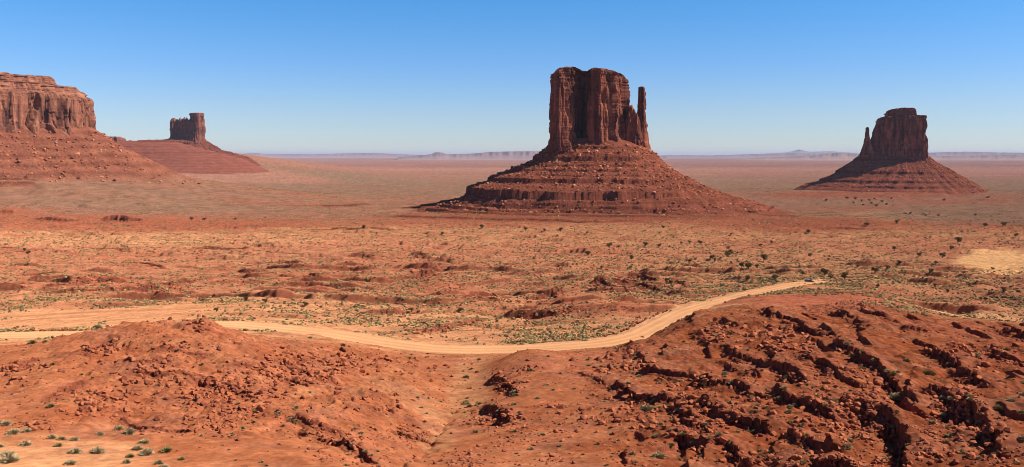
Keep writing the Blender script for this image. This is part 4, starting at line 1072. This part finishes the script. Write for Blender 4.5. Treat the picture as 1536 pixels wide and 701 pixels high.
for c in [(850, 465, 40, 12, 60), (748, 450, 40, 12, 110), (960, 485, 20, 10, 60), (925, 462, 40, 10, 90), (700, 500, 80, 16, 110), (790, 485, 30, 16, 50), (1290, 457, 40, 8, 80), (1240, 465, 40, 8, 50),
          (650, 420, 60, 16, 120), (560, 400, 80, 14, 120), (940, 425, 60, 14, 130), (100, 430, 90, 14, 120), (250, 430, 60, 10, 80), (420, 420, 80, 14, 100), (670, 440, 50, 10, 70), (1050, 440, 50, 12, 60), (870, 400, 60, 14, 90), (320, 380, 120, 10, 90), (1400, 470, 50, 8, 40)]:
    cluster(*c, 0.8, 4.2, Z_FAR, 3.2)
# thin strewing everywhere
for _ in range(1500):
    px, py = random.uniform(0, 1536), random.uniform(500, 720)
    if py > 655 and px < 260 and random.random() < 0.85: continue
    zn = Z_RIDGE if px < 575 else Z_WASH if px < 870 else Z_LEDGE
    add_rock(px, py, spx_draw(0.9, 5, 4), None, None, zn)
for _ in range(900):
    px, py = random.uniform(0, 1536), random.uniform(360, 500)
    add_rock(px, py, spx_draw(0.7, 2.6, 4), None, None, Z_FAR)
R = []
for r in rocks:
    X, Y = r[0], r[1]
    if not (62 < Y < 1500) or abs(X / Y) > 0.8: continue
    d = np.min((ROAD[:, 0] - X) ** 2 + (ROAD[:, 1] - Y) ** 2)
    if d < 42: continue
    R.append(r)
rocks = R
vis = []
zz = ground_z([r[0] for r in rocks], [r[1] for r in rocks])
for r, z in zip(rocks, zz):
    c = int(np.clip(np.searchsorted(us, r[0] / r[1]), 0, NU - 1)); k = int(np.clip(np.searchsorted(Ys, r[1]) - 6, 0, NR - 1))
    inframe = abs(r[0] / r[1]) < 0.575 and HZ - F * z / r[1] < 700
    seen = inframe and (HZ - F * (z + r[2] * 0.5) / r[1]) < VIS[k, c] + 0.5
    vis.append(seen * r[2] / r[1])
order = np.argsort(-np.array(vis))
N_IND = 292
WHERE = {Z_RIDGE: "on the bare red ridge in front of the road's bend", Z_WASH: "beside the sandy wash below the road", Z_LEDGE: "among the dark stepped ledges of the near hillside", Z_FAR: "on the slickrock flats beyond the road"}
TONES = ["red", "orange", "dark"]
for n, idx in enumerate(order[:N_IND]):
    X, Y, sz, kd, tone, zn = rocks[idx]
    lst = ROCK_PROTOS[kd]
    me = lst[(random.randrange(4)) * 3 + tone]
    o = link("boulder", me)
    o.location = (X, Y, float(zz[idx]) + sz * 0.10)
    o.scale = (sz * random.uniform(0.9, 1.15), sz * random.uniform(0.9, 1.1), sz * random.uniform(0.85, 1.15))
    o.rotation_euler = (random.gauss(0, 0.25), random.gauss(0, 0.25), random.uniform(0, 2 * PI))
    tag(o, f"{TONES[tone]} {kd} boulder lying {WHERE[zn]}", "boulder", f"{TONES[tone]} {kd} boulders {WHERE[zn]}")
rest = order[N_IND:]
RP = np.array([[rocks[i][0], rocks[i][1], zz[i] + rocks[i][2] * 0.1] for i in rest]); RS = np.array([rocks[i][2] for i in rest]); RT = np.array([rocks[i][4] for i in rest])
# gravel-sized chips where the hills are stony
gx, gy = [], []
for _ in range(12000):
    Y = math.exp(random.uniform(math.log(80), math.log(230))); u = random.uniform(-0.6, 0.6)
    gx.append(u * Y); gy.append(Y)
gx, gy = np.array(gx), np.array(gy)
den = fbm(gx / 11, gy / 11, 3, 130)
gpx = CX + F * gx / gy
keep = (den > 0.02) & ~((gpx < 300) & (gy < 102)) & (np.min((ROAD[None, ::3, 0] - gx[:, None]) ** 2 + (ROAD[None, ::3, 1] - gy[:, None]) ** 2, axis=1) > 60)
gx, gy = gx[keep], gy[keep]
gs = rng.uniform(0.12, 0.5, len(gx)) ** 1.5 * 1.25
RP = np.vstack([RP, np.stack([gx, gy, ground_z(gx, gy) + gs * 0.1], 1)]); RS = np.concatenate([RS, gs]); RT = np.concatenate([RT, rng.integers(0, 3, len(gx))])
tag(link("rubble", scatter_mesh("rubble", HULLS, RP, RS, [M_ROCK, M_ROCK2, M_ROCKD], RT)), "smaller broken red rock strewn over the hillsides", kind="stuff")

# single stones set along the road's edges
def along(line, s):
    L = np.concatenate([[0], np.cumsum(np.linalg.norm(np.diff(line[:, :2], axis=0), axis=1))])
    x = np.interp(s, L, line[:, 0]); y = np.interp(s, L, line[:, 1])
    x2 = np.interp(s + 1, L, line[:, 0]); y2 = np.interp(s + 1, L, line[:, 1])
    d = np.array([x2 - x, y2 - y]); d /= np.linalg.norm(d) + 1e-9
    return x, y, d
RL = np.concatenate([[0], np.cumsum(np.linalg.norm(np.diff(ROAD[:, :2], axis=0), axis=1))])
def s_at(px):
    return RL[np.argmin(np.abs(CX + F * ROAD[:, 0] / ROAD[:, 1] - px))]
for a, b, side, n, lab, grp in [(940, 1030, 6.6, 26, "dark stone in the row along the road's far edge at its sharp bend", "row of stones along the far edge of the bend"),
                           (1085, 1212, -6.6, 36, "dark stone in the row along the road's near edge leading up to the car", "row of stones along the road below the car"),
                           (252, 335, 7.5, 14, "small dark stone spaced along the road's far edge behind the red ridge", "stones along the far road edge behind the ridge"),
                           (20, 115, 6.8, 12, "small stone lining the road's far edge near the picture's border", "stones along the road near the picture's border")]:
    s0, s1 = s_at(a), s_at(b)
    for k in range(n):
        x, y, d = along(ROAD, s0 + (s1 - s0) * (k + random.uniform(-0.3, 0.3)) / n)
        X = x - d[1] * side + random.gauss(0, 0.3); Y = y + d[0] * side + random.gauss(0, 0.3)
        sz = random.uniform(0.75, 1.35)
        o = link("roadside_stone", random.choice(ROCK_PROTOS["blocky"][2::3] + ROCK_PROTOS["angular"][2::3]))
        o.location = (X, Y, float(ground_z(X, Y)) + sz * 0.2); o.scale = (sz, sz * 0.85, sz * random.uniform(0.8, 1.1)); o.rotation_euler = (0, 0, random.uniform(0, 6.28))
        tag(o, lab, "stone", grp)

# ------------------------------------------------------------------ plants
def shrub_mesh(name, mat, seed, n=300, spread=1.0):
    """low rounded desert shrub: fine stems and leaf sprays from one root, open at the edge"""
    r = np.random.default_rng(seed)
    Vs, Fs = [], []
    for i in range(n):
        th = r.uniform(0, 2 * PI); el = math.asin(r.uniform(0.05, 1.0)); L = r.uniform(0.32, 0.55) * spread
        d = np.array([math.cos(th) * math.cos(el), math.sin(th) * math.cos(el), math.sin(el) * 0.85])
        side = np.cross(d, r.normal(size=3)); side /= np.linalg.norm(side)
        a = d * L * r.uniform(0.1, 0.55); tip = d * L + r.normal(0, 0.03, 3)
        w = r.uniform(0.014, 0.04)
        b = len(Vs)
        mid_ = (a + tip) / 2 + r.normal(0, 0.02, 3)
        Vs += [a, mid_ + side * w, tip, mid_ - side * w]
        Fs += [(b, b + 1, b + 2), (b, b + 2, b + 3)]
    for i in range(14):
        th = r.uniform(0, 2 * PI); d = np.array([math.cos(th) * 0.3, math.sin(th) * 0.3, 0.3]); b = len(Vs)
        Vs += [np.array([0.015, 0, -0.06]), np.array([-0.015, 0, -0.06]), d]
        Fs += [(b, b + 1, b + 2)]
    return mesh_np(name, np.array(Vs), np.array(Fs), [mat], smooth=False)
SHRUBS = {k: [shrub_mesh("shrub", m_, 50 + 10 * i + j) for j in range(4)] for i, (k, m_) in enumerate([("grey", M_LEAF_GREY), ("green", M_LEAF_GREEN), ("straw", M_LEAF_STRAW)])}
WORDS = {"grey": "grey-green sagebrush", "green": "fresh green shrub", "straw": "dry straw-coloured tuft"}
n_shrub = 0
def shrub(X, Y, sz, tint, where, label=None):
    global n_shrub
    o = link("shrub", random.choice(SHRUBS[tint]))
    o.location = (X, Y, float(ground_z(X, Y)) - 0.01); k = random.uniform(0.9, 1.15)
    o.scale = (sz * k, sz, sz * random.uniform(0.75, 1.05)); o.rotation_euler = (0, 0, random.uniform(0, 6.28))
    tag(o, label or f"{WORDS[tint]} growing {where}", "shrub", None if label else f"{WORDS[tint]} plants {where}")
    n_shrub += 1
W1 = "on the pale sand at the foot of the red ridge"
for px, py, w, t in [(8, 635, 16, "grey"), (20, 648, 17, "grey"), (11, 682, 20, "grey"), (14, 690, 22, "grey"), (38, 665, 14, "grey"), (78, 655, 12, "grey"), (92, 657, 10, "straw"), (112, 677, 16, "grey"), (146, 677, 17, "grey"),
                     (105, 694, 15, "grey"), (195, 683, 12, "green"), (190, 692, 12, "grey"), (206, 672, 14, "grey"), (220, 679, 20, "grey"), (249, 675, 16, "green"), (216, 662, 14, "grey"), (193, 648, 16, "grey"), (245, 700, 14, "grey"),
                     (112, 658, 10, "grey"), (87, 667, 10, "straw"), (238, 693, 12, "grey"), (178, 641, 12, "grey"), (0, 668, 10, "grey"), (272, 687, 9, "straw"), (40, 645, 12, "grey"), (150, 650, 10, "grey")]:
    X, Y = see(px, py + 3); shrub(X, Y, 1.4 * w * Y / F, t, W1)
for lab, px, py, w, t in [("green bush beside the broken blocks on the red ridge's lower slope", 76, 608, 14, "green"), ("dark green bush on the ridge's shoulder just below the road", 48, 513, 14, "green"),
                          ("wispy grey bush on the skyline of the red ridge", 146, 490, 16, "grey"), ("big grey bush in shadow at the foot of the long near ledge", 1344, 596, 24, "grey"),
                          ("large grey-green bush on the small mound below the ledges", 988, 684, 22, "grey"), ("grey bush under the notched ledge on the brown slope", 970, 613, 22, "grey"),
                          ("grey bush rooted in the boulder heap beside the wash", 772, 585, 18, "grey"), ("leafless tall stem bush standing against the pale road", 465, 505, 9, "grey")]:
    X, Y = see(px, py + 3); shrub(X, Y, 1.1 * w * Y / F, t, "", lab)
def strew(n, x0, x1, y0, y1, lo, hi, where, mix=("grey", "grey", "straw", "green")):
    for _ in range(n):
        px, py = random.uniform(x0, x1), random.uniform(y0, y1)
        X, Y = see(px, py)
        if np.min((ROAD[:, 0] - X) ** 2 + (ROAD[:, 1] - Y) ** 2) < 42: continue
        shrub(X, Y, random.uniform(lo, hi) * Y / F, random.choice(mix), where)
strew(28, 300, 600, 600, 700, 6, 12, "on the stony slopes of the red ridge")
strew(12, 30, 560, 500, 600, 5, 9, "on the stony slopes of the red ridge")
strew(22, 690, 790, 560, 650, 6, 13, "along the bank of the sandy wash", ("green", "straw", "grey"))
strew(16, 600, 720, 530, 690, 5, 8, "on the sandy wash floor", ("straw", "grey"))
strew(30, 790, 980, 530, 700, 6, 12, "on the smooth brown slope below the pale road")
strew(62, 980, 1240, 560, 700, 7, 14, "on the steps between the dark ledges")
strew(52, 1240, 1536, 520, 700, 9, 19, "between boulders on the ledgy hillside")
strew(20, 880, 1180, 490, 560, 5, 9, "on the hillocks beside the bend of the road")

def dome(seed, k=6):
    r = np.random.default_rng(seed); V = [[0, 0, 0.5]]
    for ring, (rad, h) in enumerate([(0.42, 0.30), (0.5, 0.0)]):
        for j in range(k):
            a = 2 * PI * j / k + ring * 0.4; q = r.uniform(0.7, 1.2)
            V.append([math.cos(a) * rad * q, math.sin(a) * rad * q, h * r.uniform(0.7, 1.4) - 0.03])
    Fc = []
    for j in range(k):
        a, b = 1 + j, 1 + (j + 1) % k; c, d = a + k, b + k
        Fc += [[0, a, b], [a, c, d], [a, d, b]]
    return np.array(V), np.array(Fc)
DOMES = [dome(300 + i) for i in range(8)]
# scrub dotted over the valley floor
sx, sy, ss = [], [], []
N_SC = 520000
Yd = np.exp(rng.uniform(math.log(235), math.log(4200), N_SC)); ud = rng.uniform(-0.62, 0.62, N_SC)
Xd = Yd * ud; pxd = CX + F * ud
dens = 0.48 + 1.5 * fbm(Xd / 48, Yd / 60, 3, 140) + 0.6 * fbm(Xd / 14, Yd / 14, 2, 143)
dens += 0.75 * np.exp(-((pxd - 1150) / 380) ** 2 - ((np.log(Yd) - math.log(620)) / 0.4) ** 2) + 0.35 * np.exp(-((pxd - 1400) / 220) ** 2 - ((np.log(Yd) - math.log(480)) / 0.25) ** 2)
dens += 0.3 * np.exp(-((pxd - 150) / 280) ** 2 - ((np.log(Yd) - math.log(1000)) / 0.12) ** 2)
dens -= 0.8 * np.exp(-((pxd - 80) / 280) ** 2 - ((np.log(Yd) - math.log(295)) / 0.14) ** 2) + 2.6 * np.exp(-((pxd - 1505) / 80) ** 2 - ((np.log(Yd) - math.log(760)) / 0.15) ** 2)
dens -= 0.6 * (Yd < 300) * (pxd > 880)
keep = rng.random(N_SC) < np.clip(dens, 0.0, 1) * np.clip(0.75 - 0.25 * (np.log(Yd) - math.log(900)), 0.15, 0.75)
Xd, Yd = Xd[keep], Yd[keep]
rd = np.min((ROAD[None, ::6, 0] - Xd[:, None]) ** 2 + (ROAD[None, ::6, 1] - Yd[:, None]) ** 2, axis=1)
rt = np.min((TRACK[None, ::4, 0] - Xd[:, None]) ** 2 + (TRACK[None, ::4, 1] - Yd[:, None]) ** 2, axis=1)
kk = (rd > 90) & (rt > 40)
Xd, Yd = Xd[kk], Yd[kk]
ssz = (0.42 + 1.25 * rng.random(len(Xd)) ** 4) * np.clip((Yd / 420) ** 0.5, 0.85, 3.0)
# darker, taller brush gathered on the sandy slopes to the right
n2 = 26000
Y2b = np.exp(rng.uniform(math.log(380), math.log(1150), n2)); u2b = rng.uniform(-0.05, 0.62, n2); X2b = u2b * Y2b
k2 = rng.random(n2) < 0.34 * np.clip(sstep(-0.05, 0.4, fbm(X2b / 34, Y2b / 44, 3, 240)) * np.exp(-((CX + F * u2b - 1270) / 330) ** 2), 0, 1)
k2 &= ((CX + F * u2b - 1505) / 80) ** 2 + ((np.log(Y2b) - math.log(760)) / 0.17) ** 2 > 1.0
X2b, Y2b = X2b[k2], Y2b[k2]
k2 = np.min((ROAD[None, ::6, 0] - X2b[:, None]) ** 2 + (ROAD[None, ::6, 1] - Y2b[:, None]) ** 2, axis=1) > 110
X2b, Y2b = X2b[k2], Y2b[k2]
ssz = np.concatenate([ssz, 0.9 + 1.5 * rng.random(len(X2b)) ** 2])
smi = np.concatenate([rng.choice([0, 0, 0, 0, 0, 1, 1, 2], len(Xd)), np.full(len(X2b), 3)])
Xd, Yd = np.concatenate([Xd, X2b]), np.concatenate([Yd, Y2b])
pos = np.stack([Xd, Yd, ground_z(Xd, Yd)], 1)
tag(link("scrub", scatter_mesh("scrub", DOMES, pos, ssz, [M_SCRUB, M_LEAF_GREEN, M_LEAF_STRAW, M_JUNIPER], smi, (0.75, 1.15))), "low desert scrub dotted over the valley floor", kind="stuff")

def juniper_meshes(seed):
    r = np.random.default_rng(seed)
    Vs, Fs = [], []
    lobes = [(r.uniform(-0.28, 0.28), r.uniform(-0.28, 0.28), r.uniform(0.34, 0.8), r.uniform(0.18, 0.32)) for _ in range(9)]
    for lx, ly, lz, lr in lobes:
        for _ in range(75):
            d = r.normal(size=3); d /= np.linalg.norm(d)
            c = np.array([lx, ly, lz]) + d * lr * r.uniform(0.45, 1.05) * np.array([1, 1, 0.85])
            s = r.uniform(0.035, 0.08); t1_ = r.normal(size=3); t1_ /= np.linalg.norm(t1_); t2_ = np.cross(t1_, r.normal(size=3)); t2_ /= np.linalg.norm(t2_)
            b = len(Vs); Vs += [c - t1_ * s, c + t2_ * s * 0.7, c + t1_ * s, c - t2_ * s * 0.7]; Fs += [(b, b + 1, b + 2), (b, b + 2, b + 3)]
    crown = mesh_np("crown", np.array(Vs), np.array(Fs), [M_JUNIPER], smooth=False)
    Vs, Fs = [], []
    def limb(p, q, r0, r1):
        p, q = np.array(p), np.array(q); d = q - p; d /= np.linalg.norm(d)
        a = np.cross(d, [0.3, 0.9, 0.2]); a /= np.linalg.norm(a); c = np.cross(d, a); b = len(Vs)
        for P_, rad in ((p, r0), ((p + q) / 2 + r.normal(0, 0.02, 3), (r0 + r1) / 2), (q, r1)):
            for j in range(6): Vs.append(P_ + (a * math.cos(j * PI / 3) + c * math.sin(j * PI / 3)) * rad)
        for k in range(2):
            for j in range(6):
                j2 = (j + 1) % 6; Fs.append((b + k * 6 + j, b + k * 6 + j2, b + k * 6 + 6 + j2)); Fs.append((b + k * 6 + j, b + k * 6 + 6 + j2, b + k * 6 + 6 + j))
    limb((0, 0, -0.06), (0.03, 0.02, 0.34), 0.055, 0.04)
    for lx, ly, lz, lr in lobes[:6]: limb((0.02, 0.01, 0.2), (lx, ly, lz), 0.03, 0.01)
    return crown, mesh_np("trunk", np.array(Vs), np.array(Fs), [M_BARK])
JUN = [juniper_meshes(700 + i) for i in range(6)]
def juniper(px, py, hpx, label, group=None, w=1.0):
    X, Y = see(px, py)
    h = hpx * Y / F
    root = empty("juniper_tree", (X, Y, float(ground_z(X, Y))), random.uniform(0, 6.28))
    root.scale = (h * 1.15 * w, h * 1.15 * w, h)
    c, t = random.choice(JUN)
    link("trunk", t, root); link("crown", c, root)
    tag(root, label, "tree", group)
for lab, px, py, h in [("small round juniper just behind the parked car", 1204, 414, 6), ("tall juniper casting a long shadow beyond the car", 1237, 413, 11), ("low juniper in front of its taller neighbour, beyond the road's end", 1246, 419, 7),
                       ("leaning dark juniper farthest along from the car", 1267, 420, 12), ("tallest juniper on the sandy slope above the bend in the road", 1093, 386, 12), ("broad juniper with a second stem on the sandy slope above the road", 1122, 405, 12),
                       ("wide low juniper above the broad one on the sandy slope", 1146, 393, 11), ("big rounded dark juniper near the pale sand dune", 1437, 366, 10), ("spreading juniper thicket in front of the pale dune", 1414, 388, 9),
                       ("lone dark juniper in the middle of the scrub flat", 1312, 410, 9), ("juniper with reddish dead wood beside the broad one", 1112, 402, 9), ("bushy juniper nearest the road on the sandy slope", 1163, 421, 9), ("low juniper close to the road's shoulder", 1122, 421, 8)]:
    juniper(px, py, h, lab)
SPOTS = {"on the sandy scrub slope above the bend of the road": [(815, 348), (842, 348), (875, 352), (835, 356), (995, 344), (1091, 355), (967, 371), (993, 371), (1007, 372), (1023, 368), (1040, 365), (1050, 367), (1137, 370), (1158, 366), (1034, 397), (1061, 410), (1072, 393), (1097, 397), (1071, 389), (930, 372), (915, 372), (880, 385), (1140, 421), (1132, 404), (900, 404), (950, 392)],
         "on the scrub flat between the car and the pale dune": [(1157, 366), (1218, 386), (1240, 393), (1352, 399), (1214, 349), (1298, 340), (1340, 375), (1400, 410), (1428, 378), (1444, 412), (1385, 425), (1396, 432), (1460, 430), (1505, 420), (1500, 440), (1470, 450), (1530, 440), (1410, 398), (1378, 385), (1335, 404), (1290, 402), (1420, 440), (1490, 405)],
         "on the dark plain before the shadowed butte": [(1240, 303), (1272, 299), (1280, 300), (1284, 306), (1291, 303), (1296, 309), (1310, 307), (1316, 310), (1322, 304), (1330, 308), (1303, 302), (1384, 325), (1402, 325), (1385, 322), (1466, 324), (1482, 341), (1504, 340), (1360, 322), (1370, 322), (1347, 336), (1530, 358), (1312, 300), (1340, 300), (1420, 302), (1480, 298)],
         "on the slickrock flats beyond the road": [(35, 380), (43, 382), (290, 331), (305, 331), (352, 331), (372, 452), (395, 329), (455, 460), (400, 455), (325, 468), (790, 349), (720, 343), (545, 345), (660, 352), (620, 470), (690, 468)]}
for where, pts in SPOTS.items():
    for px, py in pts:
        px += random.gauss(0, 3)
        juniper(px, py, random.uniform(3.4, 7.5) if py > 330 else random.uniform(2.8, 4.2), f"dark green juniper {where}", f"junipers {where}", random.uniform(0.9, 1.25))

# ------------------------------------------------------------------ the car
M_PAINT = plain_mat("car_paint", (0.05, 0.052, 0.058), (0.06, 0.06, 0.065), 2, 0.4, 0.2, 0.3)
M_GLASS = plain_mat("car_glass", (0.012, 0.014, 0.018), (0.014, 0.016, 0.02), 2, 0.06)
M_TYRE = plain_mat("tyre_rubber", (0.018, 0.017, 0.016), (0.03, 0.026, 0.022), 8, 0.9)
M_RIM = plain_mat("wheel_rim", (0.55, 0.55, 0.56), (0.5, 0.5, 0.5), 8, 0.3, 0.9)
M_LAMP = plain_mat("lamp_glass", (0.8, 0.8, 0.78), (0.7, 0.7, 0.7), 8, 0.15)
M_TAIL = plain_mat("tail_glass", (0.35, 0.02, 0.015), (0.3, 0.02, 0.015), 8, 0.2)
M_ROOF_SHEEN = plain_mat("roof_highlight", (0.50, 0.53, 0.56), (0.46, 0.49, 0.52), 2, 0.3, 0.5, 0.5)  # pale highlight on the car's top, put into the roof's colour
def loft(name, sections, mat, parent, cap=True):
    """sections: list of rings of equal count"""
    k = len(sections[0]); V = np.array(sections).reshape(-1, 3); Fq_ = grid_faces(len(sections), k, True)
    Ft = np.concatenate([Fq_[:, [0, 1, 2]], Fq_[:, [0, 2, 3]]])
    ex = []
    if cap:
        for b, rev in ((0, True), ((len(sections) - 1) * k, False)):
            for j in range(1, k - 1):
                t = [b, b + j, b + j + 1]; ex.append(t[::-1] if rev else t)
        Ft = np.concatenate([Ft, np.array(ex)])
    return link(name, mesh_np(name, V, Ft, [mat], smooth=False), parent)
def car(X, Y, heading):
    root = empty("car", (X, Y, 0), heading)
    root.location.z = float(np.interp(0, [0], [0])) + CAR_Z
    def ring(x, w, z0, z1, r=0.10):
        return [(x, -w + r, z0), (x, -w, z0 + r), (x, -w, z1 - r), (x, -w + r, z1), (x, w - r, z1), (x, w, z1 - r), (x, w, z0 + r), (x, w - r, z0)]
    loft("body", [ring(-2.25, 0.74, 0.45, 0.86), ring(-2.15, 0.86, 0.32, 0.98), ring(-1.2, 0.90, 0.28, 1.00), ring(0, 0.91, 0.26, 0.98), ring(0.9, 0.90, 0.28, 0.95), ring(1.8, 0.85, 0.30, 0.84), ring(2.2, 0.76, 0.36, 0.74), ring(2.3, 0.62, 0.44, 0.64)], M_PAINT, root)
    def cab(x, w, z): return [(x, -w, z), (x, w, z)]
    base = [(-2.05, .80, .97), (-1.75, .78, .97), (0.85, .80, .95), (1.15, .78, .93)]
    loft("cabin_glass", [[(-2.0, -.78, .96), (1.15, -.78, .92), (1.15, .78, .92), (-2.0, .78, .96)], [(-1.55, -.63, 1.42), (0.35, -.62, 1.43), (0.35, .62, 1.43), (-1.55, .63, 1.42)]], M_GLASS, root)
    loft("roof", [[(-1.62, -.66, 1.42), (0.42, -.65, 1.425), (0.42, .65, 1.425), (-1.62, .66, 1.42)], [(-1.45, -.55, 1.50), (0.22, -.55, 1.51), (0.22, .55, 1.51), (-1.45, .55, 1.50)]], M_ROOF_SHEEN, root)
    for sx in (-1, 1):
        for x0, x1, z0, z1 in ((1.13, 0.36, 0.93, 1.44), (-0.45, -0.45, 0.96, 1.44), (-1.98, -1.57, 0.97, 1.43)):
            a = np.array((x0, sx * .785, z0)); b = np.array((x1, sx * .64, z1)); w = 0.05
            loft("pillar", [[a + (-w, 0, 0), a + (w, 0, 0), a + (w, -sx * .04, 0), a + (-w, -sx * .04, 0)], [b + (-w, 0, 0), b + (w, 0, 0), b + (w, -sx * .04, 0), b + (-w, -sx * .04, 0)]], M_PAINT, root)
        for x in (-1.38, 1.40):
            def circ(y, rad): return [(x + rad * math.cos(t * PI / 9), y, 0.33 + rad * math.sin(t * PI / 9)) for t in range(18)]
            wh = loft("wheel", [circ(sx * .70, .31), circ(sx * .72, .33), circ(sx * .90, .33), circ(sx * .915, .30)], M_TYRE, root)
            loft("rim", [circ(sx * .90, .21), circ(sx * .925, .20), circ(sx * .93, .05)], M_RIM, wh)
        loft("headlight", [[(2.10, sx * .50, .60), (2.10, sx * .78, .60), (2.10, sx * .78, .74), (2.10, sx * .50, .74)], [(2.29, sx * .48, .60), (2.22, sx * .74, .60), (2.18, sx * .74, .72), (2.24, sx * .48, .72)]], M_LAMP, root)
        loft("tail_light", [[(-2.15, sx * .52, .72), (-2.15, sx * .84, .72), (-2.15, sx * .84, .90), (-2.15, sx * .52, .90)], [(-2.27, sx * .52, .73), (-2.24, sx * .72, .73), (-2.23, sx * .72, .87), (-2.26, sx * .52, .87)]], M_TAIL, root)
        loft("mirror", [[(0.75, sx * .90, .98), (0.88, sx * .90, .98), (0.88, sx * .90, 1.10), (0.75, sx * .90, 1.10)], [(0.77, sx * 1.07, .99), (0.86, sx * 1.07, .99), (0.86, sx * 1.07, 1.09), (0.77, sx * 1.07, 1.09)]], M_PAINT, root)
    return root
k = int(np.argmin(np.abs(ROAD[:, 1] - 430)))
CAR_Z = ROAD[k, 2] + 0.09
c_o = car(ROAD[k, 0] - 0.3, ROAD[k, 1], math.radians(-22))
tag(c_o, "dark blue-grey car with a highlight painted on its roof, the only car, on the pale road's far end", "car")
